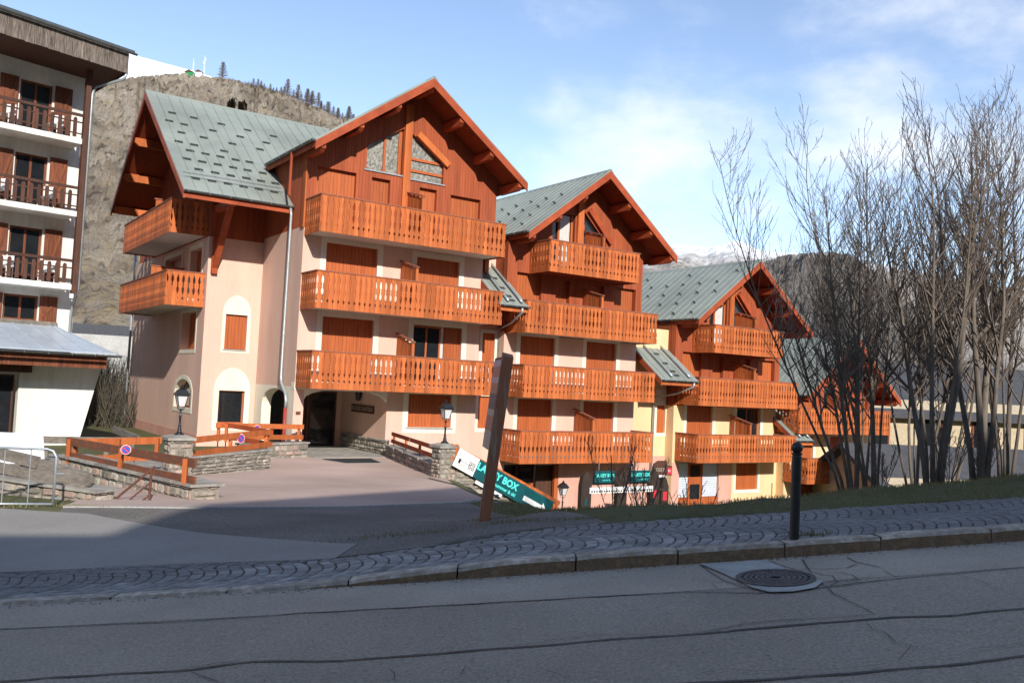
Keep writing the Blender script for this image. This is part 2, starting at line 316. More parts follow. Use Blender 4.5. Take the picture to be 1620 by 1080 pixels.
def sheet(name, near, far, mat, dz, nu=40, nv=40, fz=None, parent=None, kind='structure'):
    def samp(P, t):
        t *= len(P)-1; i = min(int(t), len(P)-2); f_ = t-i; return (lerp(P[i][0], P[i+1][0], f_), lerp(P[i][1], P[i+1][1], f_))
    mb = MB(); fz = fz or gz
    for j in range(nv+1):
        for i in range(nu+1):
            a = samp(near, i/nu); b = samp(far, i/nu); x, y = lerp(a[0], b[0], j/nv), lerp(a[1], b[1], j/nv); mb.v.append((x, y, fz(x, y)+dz))
    for j in range(nv):
        for i in range(nu): k = j*(nu+1)+i; mb.f.append((k, k+1, k+nu+2, k+nu+1))
    w1 = nu+1; loop = list(range(w1))+[j*w1+nu for j in range(1, nv+1)]+[nv*w1+i for i in range(nu-1, -1, -1)]+[j*w1 for j in range(nv-1, 0, -1)]; b0 = len(mb.v)      # edge of the layer, down into the ground
    mb.v += [(mb.v[k][0], mb.v[k][1], mb.v[k][2]-dz-.02) for k in loop]; n_ = len(loop)
    for i in range(n_): i2 = (i+1) % n_; mb.f.append((loop[i], b0+i, b0+i2, loop[i2]))
    return struct(name, mb, mat, False, kind, parent)
# road, gutter strip, driveway surfaces
xs = [-40, -20, -10, -6, -4.47, -3.35, -2.1, -1, .63, 2.43, 5.11, 8, 12, 20, 40]
road = sheet('road', [(x, -7.0) for x in xs], [(x, pw(KF, x)+.05) for x in xs], 'asphalt', 0, 56, 20, lambda x, y: zr(x))
S1 = [(-40, 7.3), (-3.98, 7.28), (-1.27, 7.32), (1.49, 7.41), (4.47, 7.75), (40, 11)]
strip = sheet('gutter_strip', [(x, pw(S1, x)) for x in xs], [(x, pw(KF, x)+.02) for x in xs], 'asphalt_pale', .004, 56, 3, lambda x, y: zr(x))
gravel = sheet('gravel_verge', [(-6.6, 13.2), (-3.9, 11.2), (-2.3, 9.56), (-.6, 9.69), (1.2, 10.46)], [(-7.2, 15.0), (-5.4, 15.8), (-3.1, 17.6), (-.9, 19.6), (.1, 15.9)], 'gravel', .022)
apron = sheet('asphalt_apron', [(-14, 9.7), (-8, 9.7), (-5, 9.66), (-3, 9.62), (-1.75, 9.52)], [(-14, 14.5), (-8.5, 14.2), (-6.3, 13.7), (-3.9, 11.75), (-1.65, 10.35)], 'asphalt_worn', .030)
drive = sheet('driveway', [(-7.0, 14.4), (-5.2, 15.0), (-2.8, 16.8), (-.9, 18.9), (-.45, 20.2)], [(-9, 22), (-8.5, 27), (-8, 33.6), (-4.6, 33.6), (-1.9, 26.8)], 'asphalt_red', .038, 50, 50)
def ribbon(pts, wd, fz, dz, wob=.3, seed=0):
    rr = random.Random(seed); P = []
    for (a, b), (c, d) in zip(pts, pts[1:]):
        k = max(2, int(math.hypot(c-a, d-b)/.07))
        P += [(lerp(a, c, i/k), lerp(b, d, i/k)) for i in range(k)]
    P.append(pts[-1]); mb = MB(); ph = rr.random()*20
    for i, (x, y) in enumerate(P):
        q = P[min(i+1, len(P)-1)]; p0 = P[max(i-1, 0)]; dx, dy = q[0]-p0[0], q[1]-p0[1]; l_ = math.hypot(dx, dy) or 1; nx, ny = -dy/l_, dx/l_
        off = wob*.06*mn.noise(Vector((x*2.2, y*2.2, ph)))+wob*.02*mn.noise(Vector((x*9, y*9, ph)))
        wv = wd*(.65+.7*abs(mn.noise(Vector((x*3.1, y*3.1, ph+5))))+.25*rr.random())/2
        if i in (0, len(P)-1): wv *= .25
        for s_ in (-1, 1): xx, yy = x+nx*(off+s_*wv), y+ny*(off+s_*wv); mb.v.append((xx, yy, fz(xx, yy)+dz))
    for i in range(len(P)-1): mb.f.append((2*i, 2*i+2, 2*i+3, 2*i+1))
    return mb
sheet('driveway_edge', [(-7.0, 14.36), (-5.2, 14.94), (-2.8, 16.72), (-.92, 18.8), (-.5, 20.0)], [(-7.05, 14.46), (-5.26, 15.05), (-2.87, 16.83), (-1.0, 18.9), (-.6, 20.05)], 'concrete_line', .046, 60, 1, parent=drive)
def rpx(x, y):
    d = ray(x, y); t = -ZC/(d.z-.095*d.x); return (d.x*t, d.y*t)
fr = lambda x, y: zr(x)
SEAMS = [([(-60, 999), (0, 995), (270, 984), (540, 967), (800, 952), (1080, 937), (1200, 938), (1290, 930), (1450, 912), (1700, 890)], .035),
         ([(-60, 1082), (0, 1078), (180, 1066), (300, 1060), (400, 1047), (540, 1045), (810, 1024), (1080, 1005), (1250, 990), (1390, 978), (1500, 974), (1700, 955)], .06),
         ([(1030, 1084), (1200, 1076), (1350, 1068), (1500, 1052), (1700, 1030)], .06),
         ([(1090, 1003), (1200, 985), (1300, 978), (1380, 972)], .02), ([(800, 1024), (880, 1012), (960, 1004), (1040, 1003)], .012),
         ([(280, 1062), (340, 1050), (385, 1046)], .02), ([(300, 1062), (320, 1072), (345, 1082)], .02)]
zz = lambda l_: [(1100+a/5.06, 870+b/5.06) for a, b in l_]
for l_, w_ in [([(600, 90), (720, 140), (900, 190), (1010, 260), (1100, 350), (1180, 385), (1280, 440), (1440, 520)], .022), ([(830, 170), (920, 150), (1000, 160), (1190, 150)], .02),
               ([(930, 180), (1010, 200), (1110, 210), (1140, 260), (1060, 290)], .022), ([(1110, 180), (1250, 200), (1300, 240), (1170, 270)], .02), ([(1210, 60), (1290, 100), (1500, 150)], .03),
               ([(1190, 150), (1290, 110)], .03), ([(1500, 170), (1620, 230)], .015), ([(0, 240), (150, 260), (280, 260), (420, 300)], .014), ([(130, 270), (190, 320)], .014),
               ([(30, 120), (120, 190), (240, 250), (340, 290), (450, 320)], .03), ([(1010, 260), (1150, 250), (1330, 230), (1480, 210)], .022), ([(940, 190), (900, 140), (850, 80)], .03), ([(1060, 300), (1200, 290), (1350, 260)], .03)]:
    SEAMS.append((zz(l_), w_))
SEAMS += [([(1370, 985), (1380, 997), (1400, 1003), (1415, 1018), (1455, 1030)], .018), ([(1425, 1000), (1480, 998), (1545, 1004)], .012), ([(610, 1060), (620, 1068), (618, 1080)], .02), ([(725, 1072), (735, 1056)], .02),
          ([(845, 1056), (875, 1066), (905, 1075)], .014), ([(1500, 908), (1545, 920), (1580, 935)], .012), ([(1420, 1050), (1425, 1040), (1440, 1022)], .012), ([(1540, 1030), (1580, 1025), (1640, 1018)], .015), ([(1100, 1072), (1150, 1062), (1200, 1066), (1290, 1064), (1400, 1052)], .012), ([(1560, 858), (1620, 866)], .02)]
for i, (l_, w_) in enumerate(SEAMS): struct('crack', ribbon([rpx(*q) for q in l_], w_*.5, fr, .007+.0004*i, .5, i), 'tar', parent=road)

# ------------------------------------------------------------------ pavement: kerb stones and arched cobbles
mb = MB(); px_ = [x*.5 for x in range(-80, 81)]
for x in px_: mb.v += [(x, pw(KF, x)+.02, zp(x)+.001), (x, pw(PB, x)+.02, zp(x)+.001), (x, pw(PB, x)+.025, zp(x)-.2)]
for i in range(len(px_)-1):
    k = 3*i; mb.f += [(k, k+3, k+4, k+1), (k+1, k+4, k+5, k+2)]
pave = struct('pavement', mb, 'joint')
rk = random.Random(3); x = -13.0
while x < 14:
    ln = rk.uniform(.95, 1.15); a, b = x+.008, x+ln-.008; mb = MB()
    j_ = [rk.uniform(-.008, .008) for _ in range(4)]; KW = .2
    st = 6; prev = None; rings = []
    for i in range(st+1):
        xx = lerp(a, b, i/st); y = pw(KF, xx); zt = zr(xx)+kh(xx)+lerp(j_[0], j_[1], i/st)*.6; bv = .022 if 0 < i < st else .03; sh = 0 if 0 < i < st else .006
        wob = .006*mn.noise(Vector((xx*7, 1, 2)))
        rings.append([(xx, y-.012+wob+sh, zr(xx)-.08), (xx, y+wob+sh, zt-bv-.01), (xx, y+bv+wob, zt-sh), (xx, y+KW, zt-.002-sh), (xx, y+KW, zr(xx)-.08)])
    k = 0
    for r_ in rings: mb.v += r_
    for i in range(st):
        for q in range(4): mb.f.append((i*5+q, i*5+q+1, i*5+q+6, i*5+q+5))
    mb.f += [(0, 1, 2, 3, 4), tuple(st*5+q for q in (4, 3, 2, 1, 0))]
    o = struct('kerb_stone', mb, 'granite', parent=pave); fix_normals(o.data); o.data.materials.append(MATS['granite_face']); x += ln
    for i in range(st): o.data.polygons[i*4].material_index = 1
def bow(w_): p_ = 1.02; q = (w_ % p_)/p_; return .19*(1-(2*q-1)**2)
cob = []; rk = random.Random(11); PT = .13
for s_ in range(int(-9.5/PT), int(9.5/PT)):
    wq = 0.; xb = s_*PT
    wmax = pw(PB, xb)-pw(KF, xb)-.2; off = rk.uniform(-.05, .0); wq = off
    while wq < wmax-.02:
        l_ = rk.uniform(.13, .2); a, b = max(wq, 0)+.010, min(wq+l_, wmax)-.010
        if b-a > .035:
            g = .0075; j = lambda: rk.uniform(-.006, .006)
            P4 = [(xb+bow(a)+g+j(), a+j()), (xb+bow(a)+PT-g+j(), a+j()), (xb+bow(b)+PT-g+j(), b+j()), (xb+bow(b)+g+j(), b+j())]
            P4 = [(px, pw(KF, px)+.202+max(0.002, wy)) for px, wy in P4]; dz = rk.uniform(-.006, .006); tl = (rk.uniform(-.03, .03), rk.uniform(-.03, .03))
            cx_, cy_ = sum(q[0] for q in P4)/4, sum(q[1] for q in P4)/4
            top = [(lerp(cx_, px, .84), lerp(cy_, py, .84)) for px, py in P4]
            vv = [(px, py, zp(px)-.02) for px, py in P4]+[(px, py, zp(px)+.0028) for px, py in P4]+[(px, py, zp(px)+.0105+dz*.5+(px-cx_)*tl[0]+(py-cy_)*tl[1]) for px, py in top]
            cob.append((cx_, cy_, vv))
        wq += l_
CF4 = [(0, 1, 5, 4), (1, 2, 6, 5), (2, 3, 7, 6), (3, 0, 4, 7), (4, 5, 9, 8), (5, 6, 10, 9), (6, 7, 11, 10), (7, 4, 8, 11), (8, 9, 10, 11)]
def vis(c): return abs(c[0]) < c[1]*.585
cob.sort(key=lambda c: (0 if vis(c) else 1, math.hypot(c[0], c[1])))
rest = MB()
for i, (cx_, cy_, vv) in enumerate(cob):
    if i < 300:
        mb = MB(); mb.v = vv; mb.f = CF4; struct('cobble', mb, 'cobble', parent=pave)
    else:
        k = len(rest.v); rest.v += vv; rest.f += [tuple(k+q for q in f_) for f_ in CF4]
# per-stone tone for the joined stones comes from a stored random colour attribute
o = struct('cobble_field', rest, 'cobble', parent=pave); o['kind'] = 'stuff'

# ------------------------------------------------------------------ drain, bollard
dc = rpx(1227, 917); dz0 = zr(dc[0])
mb = MB(); pp = [rpx(*q) for q in [(1108, 894), (1212, 888), (1250, 906), (1302, 922), (1290, 932), (1255, 938), (1218, 939), (1190, 932), (1150, 912)]]
mb.v = [(x, y, zr(x)+.017) for x, y in pp]; mb.f = [tuple(range(len(pp)))]; struct('drain_surround', mb, 'concrete', parent=road)
t = Thing('drain_grate', (dc[0], dc[1], dz0), 'round cast iron drain grate set in a concrete patch by the kerb', 'drain')
t.root.rotation_euler = (0, math.atan(-.095), 0)
def ann(r0, r1, z0, z1, n=40):
    mb = MB(); return mb.lathe([(r0, z0), (r1, z0), (r1, z1), (r0, z1), (r0, z0)], (dc[0], dc[1], dz0), n)
mb = MB().lathe([(.30, .019), (.001, .0191)], (dc[0], dc[1], dz0), 32); t.part('pit', mb, 'black_paint')
t.part('frame', ann(.285, .33, .018, .028), 'cast_iron')
for r0 in (.235, .19, .145, .10, .05): t.part('ring', ann(r0, r0+.026, .0195, .026), 'cast_iron')
for k in range(14):
    a = 2*math.pi*k/14; c_, s_ = math.cos(a), math.sin(a); mb = MB()
    mb.beam((dc[0]+.06*c_, dc[1]+.06*s_, dz0+.022), (dc[0]+.29*c_, dc[1]+.29*s_, dz0+.022), .02, .005); t.part('bar', mb, 'cast_iron')
bx, by = 2.83, 8.62+.16; bz = zp(bx)+.01
t = Thing('bollard', (bx, by, bz), 'black steel bollard with ball top standing behind the kerb', 'bollard')
t.part('post', MB().lathe([(.046, -.05), (.046, .80), (.04, .815)], (bx, by, bz), 24), 'black_iron', smooth=False)
t.part('collar', MB().lathe([(.04, .812), (.052, .818), (.052, .834), (.034, .842)], (bx, by, bz), 24), 'black_iron')
t.part('ball', MB().lathe([(.035, .838)]+[(.056*math.cos(a), .885+.056*math.sin(a)) for a in [R(q) for q in range(-50, 90, 14)]]+[(.005, .941)], (bx, by, bz), 24), 'black_iron', smooth=True)

# ------------------------------------------------------------------ the residence: helpers in the frame (u along the fronts, v to the back)
VW, VF = 30.4, 29.0
_inv = Matrix.Rotation(-YAW, 3, 'Z'); CAMF = _inv @ Vector((0, 0, ZC))
def px_plane(x, y, p, nrm):     # photo pixel onto a known roof or wall plane, in the residence frame
    d = _inv @ ray(x, y); p = Vector(p); nrm = Vector(nrm); return CAMF + d*((p-CAMF).dot(nrm)/d.dot(nrm))
def slat_mesh():
    prof = [(-1.27, .094), (-1.20, .097), (-1.06, .0915), (-1.04, .074), (-1.0, .058), (-.96, .076), (-.93, .0965), (-.86, .094), (-.79, .072), (-.70, .046), (-.62, .053), (-.545, .086), (-.52, .075), (-.49, .070), (-.46, .076),
            (-.435, .086), (-.36, .054), (-.28, .047), (-.20, .060), (-.13, .086), (-.06, .0965), (0, .0965)]
    poly = [(-w_, z) for z, w_ in prof]+[(w_, z) for z, w_ in reversed(prof)]; mb = MB().prism_v(poly, -.03, 0)
    me = mesh_data('slat', mb, 'wood'); fix_normals(me); return me
SLAT = slat_mesh()
def balcony(T, a0, a1, rz, f0, f1, face='v', ends=(True, True), rail='rail_worn', soffit='soffit_white', divider=None, boards_only=False):
    """face 'v': front at v=f0, wall at v=f1, from u=a0 to a1; face 'u': front at u=f0, wall at u=f1, from v=a0 to a1"""
    P = (lambda a, b, z: (a, b, z)) if face == 'v' else (lambda a, b, z: (b, a, z))
    def bx(mb, x0, x1, y0, y1, z0, z1):
        return mb.box(x0, x1, y0, y1, z0, z1) if face == 'v' else mb.box(y0, y1, x0, x1, z0, z1)
    sg = 1 if f1 > f0 else -1
    slab = T.part('balcony', bx(MB(), a0+.03, a1-.03, f0+.02*sg, f1, rz-1.215, rz-1.06), soffit)
    fr_rz = 0 if face == 'v' else R(-90)
    n = int(round((a1-a0)/.2)); p_ = (a1-a0)/n
    for i in range(n): T.inst('slat', SLAT, P(a0+p_*(i+.5), f0, rz), slab, fr_rz)
    n2 = int(round(abs(f1-f0)/.2)); p2 = (f1-f0)/n2
    for e, aa, rr in ((ends[0], a0, R(-90) if face == 'v' else 0), (ends[1], a1, R(90) if face == 'v' else R(180))):
        if e:
            for i in range(n2): T.inst('slat', SLAT, P(aa, f0+p2*(i+.5), rz), slab, rr)
    T.part('handrail', bx(MB(), a0-.05, a1+.05, f0-.05*sg, f0+.07*sg, rz, rz+.045), rail, slab)
    for e, aa in ((ends[0], a0), (ends[1], a1)):
        if e: T.part('handrail', bx(MB(), aa-.05, aa+.07, f0+.072*sg, f1, rz+.001, rz+.046), rail, slab)
    T.part('batten', bx(MB(), a0+.02, a1-.02, f0+.005*sg, f0+.045*sg, rz-.12, rz-.05), 'wood_fascia', slab)
    T.part('batten', bx(MB(), a0+.02, a1-.02, f0+.005*sg, f0+.03*sg, rz-1.19, rz-1.13), 'wood_fascia', slab)
    for d in divider or ():
        mb = MB()
        for k in range(4):
            b0 = lerp(f0+.15, f1-.02, k/4); b1 = lerp(f0+.15, f1-.02, (k+1)/4)-.05; zt = lerp(rz+.56, rz+.92, (k+.3)/4)-.03; bx(mb, d-.02, d+.02, b0, b1, rz-1.0, zt)
        T.part('divider', mb, 'wood', slab)
        T.part('divider_post', bx(MB(), d-.05, d+.05, f0+.05, f0+.14, rz-1.05, rz+.53), 'wood', slab)
        mb = MB().beam(P(d, f0, rz+.56), P(d, f1, rz+.92), .12, .05); T.part('divider_cap', mb, 'rail_worn', slab)
    return slab
def wall(T, name, a0, a1, z0, z1, c, holes, mat, face='v', depth=.3, kind=None):
    """a wall sheet on the plane v=c (facing -v) or u=c (facing -u) with rectangular openings and their reveals"""
    A = sorted({a0, a1, *[q for h in holes for q in h[:2]]}); Z = sorted({z0, z1, *[q for h in holes for q in h[2:4]]}); mb = MB()
    A = [a for a in A if a0 <= a <= a1]; Z = [z for z in Z if z0 <= z <= z1]
    P = (lambda a, b, z: (a, c+b, z)) if face == 'v' else (lambda a, b, z: (c+b, a, z))
    for i in range(len(A)-1):
        for j in range(len(Z)-1):
            ca, cz = (A[i]+A[i+1])/2, (Z[j]+Z[j+1])/2
            if any(h[0] < ca < h[1] and h[2] < cz < h[3] for h in holes): continue
            mb.quad(P(A[i], 0, Z[j]), P(A[i+1], 0, Z[j]), P(A[i+1], 0, Z[j+1]), P(A[i], 0, Z[j+1]))
    for h in holes:
        b0, b1, y0, y1 = h[:4]
        mb.quad(P(b0, 0, y0), P(b0, depth, y0), P(b0, depth, y1), P(b0, 0, y1)); mb.quad(P(b1, 0, y0), P(b1, 0, y1), P(b1, depth, y1), P(b1, depth, y0))
        mb.quad(P(b0, 0, y1), P(b0, depth, y1), P(b1, depth, y1), P(b1, 0, y1)); mb.quad(P(b0, 0, y0), P(b1, 0, y0), P(b1, depth, y0), P(b0, depth, y0))
    return T.part(name, mb, mat, fixn=False)
def shutter(T, a0, a1, z0, z1, c, face='v', mat='shutter', parent=None, bw=.14):
    n = max(2, int(round((a1-a0)/bw))); p_ = (a1-a0)/n; mb = MB()
    for i in range(n):
        x0, x1 = a0+p_*i+.004, a0+p_*(i+1)-.004
        mb.box(x0, x1, c, c+.03, z0, z1) if face == 'v' else mb.box(c, c+.03, x0, x1, z0, z1)
    bk = MB(); bk.box(a0, a1, c+.02, c+.05, z0+.005, z1-.005) if face == 'v' else bk.box(c+.02, c+.05, a0, a1, z0+.005, z1-.005)
    s_ = T.part('shutter', mb, mat, parent); T.part('shutter_back', bk, 'wood_soffit', s_); return s_
def surround(T, a0, a1, z0, z1, c, face='v', wd=.2, bottom=True, top=True, mat='stucco_cream', arch=0, lo=None):
    """painted plaster band round an opening, 15 mm proud; arch>0 adds a round head of that rise"""
    mb = MB(); t_ = .015; B = (lambda x0, x1, q0, q1: mb.box(x0, x1, c-t_, c-.0005, q0, q1)) if face == 'v' else (lambda x0, x1, q0, q1: mb.box(c-t_, c-.0005, x0, x1, q0, q1))
    zb = z0-(wd if bottom else 0) if lo is None else lo
    B(a0-wd, a0, zb, z1); B(a1, a1+wd, zb, z1)
    if bottom: B(a0, a1, zb, z0)
    if arch:
        cx_, hw = (a0+a1)/2, (a1-a0)/2+wd
        poly = [(cx_+hw*math.cos(R(q)), z1+arch*math.sin(R(q))) for q in range(0, 181, 10)]
        mb.prism_v(poly, c-t_, c-.0005) if face == 'v' else mb.prism_u(poly, c-t_, c-.0005)
    elif top: B(a0-wd, a1+wd, z1, z1+wd)
    return T.part('window_surround', mb, mat)
def glazing(T, a0, a1, z0, z1, c, face='v', mull=1, frame='brown_wood', pane='glass_dark', fw=.07, parent=None, trans=()):
    B = (lambda mb, x0, x1, q0, q1, d0, d1: mb.box(x0, x1, c+d0, c+d1, q0, q1)) if face == 'v' else (lambda mb, x0, x1, q0, q1, d0, d1: mb.box(c+d0, c+d1, x0, x1, q0, q1))
    mb = MB(); B(mb, a0, a1, z0, z0+fw, 0, .06); B(mb, a0, a1, z1-fw, z1, 0, .06); B(mb, a0, a0+fw, z0+fw, z1-fw, 0, .06); B(mb, a1-fw, a1, z0+fw, z1-fw, 0, .06)
    for k in range(mull): x = lerp(a0, a1, (k+1)/(mull+1)); B(mb, x-fw/2, x+fw/2, z0+fw, z1-fw, .001, .061)
    for zt in trans: B(mb, a0+fw, a1-fw, zt-fw/2, zt+fw/2, .002, .05)
    wdw = T.part('window', mb, frame, parent)
    T.part('pane', B(MB(), a0+fw*.6, a1-fw*.6, z0+fw*.6, z1-fw*.6, .025, .035), pane, wdw if not parent else parent); return wdw
def clad(T, a0, a1, z0, top, holes, c, face='v', mat='wood_clad', th=.2, bw=.125):
    n = int(round((a1-a0)/bw)); p_ = (a1-a0)/n; mb = MB(); g = .006
    for i in range(n):
        x0, x1 = a0+p_*i+g/2, a0+p_*(i+1)-g/2; xm = (x0+x1)/2; cuts = []
        for h in holes:
            if h[0] < xm < h[1]: cuts.append((h[2](x0) if callable(h[2]) else h[2], h[2](x1) if callable(h[2]) else h[2], h[3](x0) if callable(h[3]) else h[3], h[3](x1) if callable(h[3]) else h[3]))
        cuts.sort(); lo0 = lo1 = z0; segs = []
        for q in cuts: segs.append((lo0, lo1, q[0], q[1])); lo0, lo1 = q[2], q[3]
        segs.append((lo0, lo1, top(x0), top(x1)))
        for s0, s1, t0, t1 in segs:
            if min(t0, t1) < max(s0, s1): t0 = max(t0, s0+.001); t1 = max(t1, s1+.001)
            if max(t0-s0, t1-s1) < .02: continue
            poly = [(x0, s0), (x1, s1), (x1, t1), (x0, t0)]
            mb.prism_v(poly, c, c+th) if face == 'v' else mb.prism_u(poly, c, c+th)
    return T.part('cladding', mb, mat, kind='stuff')
def gutter(T, p, q, r=.075, mat='gutter_dark', parent=None, brackets=True):
    p, q = Vector(p), Vector(q); d = (q-p).normalized(); sd = d.cross(Vector((0, 0, 1))).normalized(); mb = MB(); n = 7
    for o_, rr in ((0, r), (1, r-.012)):
        for e in (p, q):
            for k in range(n): a = math.pi+math.pi*k/(n-1); mb.v.append(tuple(e+sd*rr*math.cos(a)+Vector((0, 0, rr*math.sin(a)))))
    for o_ in (0, 2*n):
        for k in range(n-1): mb.f.append((o_+k, o_+k+1, o_+n+k+1, o_+n+k))
    mb.f += [tuple(range(n)), tuple(range(n, 2*n))]
    gt = T.part('gutter', mb, mat, parent, fixn=False)
    if brackets:
        k = max(2, int((q-p).length/.75))
        for i in range(k+1):
            c_ = lerp(p, q, (i+.2)/(k+.4)); m_ = MB(); m_.tube([c_+sd*(r+.006)*math.cos(a)+Vector((0, 0, (r+.006)*math.sin(a))) for a in [math.pi+math.pi*j/6 for j in range(7)]], .009, 4); T.part('bracket', m_, 'zinc', gt)
    return gt
def pipe(T, pts, r=.05, mat='zinc', parent=None, clips=True):
    p_ = T.part('downpipe', MB().tube(pts, r, 10), mat, parent, smooth=True)
    for a, b in zip(pts, pts[1:]):
        a, b = Vector(a), Vector(b)
        if clips and (b-a).length > 1.5:
            for k in (.3, .75): c_ = lerp(a, b, k); T.part('pipe_clip', MB().lathe([(r+.008, -.02), (r+.008, .02)], c_, 10), mat, p_)
    return p_
def guard_mesh(rot):
    mb = MB(); mb.box(-.15, .15, -.055, -.03, .0, .045).box(-.15, .15, .03, .055, .0, .045).box(-.13, -.11, -.028, .028, .0, .02).box(.11, .13, -.028, .028, .0, .02)
    return mesh_data('snow_guard', mb, 'guard_metal')
GUARD = guard_mesh(0)
def gable_roof(T, ru, rz, half, slope, v0, v1, ze=None, seams=True, guards=(), vw=VW, purl=(.30, .62, .93), gut=True, gv1=None, right_seams=False):
    t = .055; roof = None; mb = MB()
    for s in (-1, 1):
        e = ru+s*half; z1 = rz-slope*half
        mb.prism_v([(ru, rz), (e, z1), (e, z1-t), (ru, rz-t)], v0, v1)
    roof = T.part('roof', mb, 'roof_metal')
    T.part('ridge_cap', MB().prism_v([(ru-.16, rz-.16*slope+.012), (ru, rz+.035), (ru+.16, rz-.16*slope+.012), (ru+.16, rz-.16*slope+.002), (ru, rz+.012), (ru-.16, rz-.16*slope+.002)], v0-.01, v1), 'roof_metal', roof)
    for s in ((-1, 1) if right_seams else (-1,)):
        if not seams: continue
        v = v0+.32
        while v < v1:
            e = ru+s*half; a = (ru+s*.17, rz-.17*slope); b = (e, rz-slope*half)
            T.part('seam', MB().prism_v([a, b, (b[0], b[1]+.035), (a[0], a[1]+.035)], v-.012, v+.012), 'roof_metal', roof); v += .46
    for s in (-1, 1):
        e = ru+s*(half-.04); ze_ = rz-slope*(half-.04)
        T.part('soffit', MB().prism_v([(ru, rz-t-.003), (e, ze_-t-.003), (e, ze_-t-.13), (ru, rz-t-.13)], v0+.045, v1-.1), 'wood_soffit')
        e = ru+s*(half-.005); ze_ = rz-slope*(half-.005); h = .36
        T.part('fascia', MB().prism_v([(ru, rz-t-.002), (e, ze_-t-.002), (e, ze_-h), (ru, rz-h*1.08)], v0-.015 - (.002 if s > 0 else 0), v0+.04), 'wood_fascia')
        T.part('eave_board', MB().box(min(e, e-s*.035), max(e, e-s*.035), v0+.041, v1-.1, ze_-.25, ze_-t-.004), 'wood_fascia')
        for fr_ in purl:
            u_ = ru+s*half*fr_; zt = rz-slope*half*fr_-t-.135; pu = MB()
            x0, x1 = u_-.1, u_+.1; zt -= .1*slope
            pu.prism_u([(v0+.06, zt), (vw+.1, zt), (vw+.1, zt-.32), (v0+.22, zt-.32), (v0+.06, zt-.2)], x0, x1); T.part('purlin', pu, 'wood_fascia')
    zt = rz-t-.17; T.part('purlin', MB().prism_u([(v0+.06, zt), (vw+.1, zt), (vw+.1, zt-.3), (v0+.2, zt-.3), (v0+.06, zt-.2)], ru-.1, ru+.1), 'wood_fascia')
    if gut: gutter(T, (ru-half-.07, v0-.02, rz-slope*half-.01), (ru-half-.07, gv1 or v1, rz-slope*half-.01), parent=roof)
    nrm = (-slope, 0, 1)
    for q in guards:
        p = px_plane(*q, (ru, v0, rz), nrm); T.inst('snow_guard', GUARD, p, roof, rot=(0, -math.atan(slope), R(90)))
    return roof
def seg_arch(T, name, a0, a1, z_spring, z_top, c, face, mat, depth, n=10):
    """the two spandrels that turn a rectangular opening a0..a1 into a segmental arch"""
    cx_ = (a0+a1)/2; hw = (a1-a0)/2; pts = [(cx_+hw*math.cos(R(q)), z_spring+(z_top-z_spring)*math.sin(R(q))) for q in range(0, 181, 180//n)]
    half = len(pts)//2
    for poly in ([(a1, z_top+.001)]+pts[:half+1], [(a0, z_top+.001)]+list(reversed(pts[half:]))):
        mb = MB(); mb.prism_v(poly, c+.0004, c+depth) if face == 'v' else mb.prism_u(poly, c+.0004, c+depth); T.part(name, mb, mat)

GRP = 'chalet blocks of the stepped residence'
# ------------------------------------------------------------------ chalet A (two wings, porch)
A = Thing('chalet_building', (13, 36, -1.1), 'large pink chalet block with arched porch and two crossing green metal roofs', 'building', GRP, YAW)
DIV = 15.35
hA = [(12.34, 14.37, 4.3, 6.63), (16.02, 17.92, 4.3, 6.56), (12.35, 14.36, 1.62, 3.96), (16.03, 18.19, 1.62, 3.95), (15.98, 17.88, .04, 1.30), (11.82, 15.08, -1.08, 1.36)]
wall(A, 'wall', 11.45, 19.0, -1.6, 7.05, VW, hA, 'stucco_pink', depth=.22)
# right hand strip, a little set back, towards the next block
wall(A, 'wall', 19.0, 20.25, -4, 6.2, VW+.45, [(19.45, 20.05, 2.55, 3.9), (19.4, 19.98, .02, 1.32)], 'stucco_pink', depth=.2)
A.part('wall', MB().quad((19.0, VW, -4), (19.0, VW+.5, -4), (19.0, VW+.5, 7), (19.0, VW, 7)), 'stucco_pink')
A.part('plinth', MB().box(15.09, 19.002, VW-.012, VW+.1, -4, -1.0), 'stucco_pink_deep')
for h in hA[:3]+[hA[4]]: shutter(A, h[0]+.004, h[1]-.004, h[2]+.003, h[3]-.003, VW+.12)
shutter(A, 19.452, 20.048, 2.56, 3.89, VW+.55); shutter(A, 19.402, 19.978, .03, 1.31, VW+.55)
for h in hA[:5]: surround(A, h[0], h[1], h[2], h[3], VW, wd=.22, bottom=h[2] < 1)
surround(A, 19.45, 20.05, 2.55, 3.9, VW+.45, wd=.14); surround(A, 19.4, 19.98, .02, 1.32, VW+.45, wd=.16)
A.part('sill', MB().box(15.9, 17.96, VW-.05, VW+.1, -.01, .035), 'concrete')
glazing(A, 16.04, 17.3, 1.63, 3.94, VW+.12, mull=1, frame='shutter'); shutter(A, 17.45, 18.18, 1.63, 3.93, VW+.1); A.part('curtain', MB().box(17.3, 17.44, VW+.14, VW+.16, 1.64, 3.93), 'curtain_white')
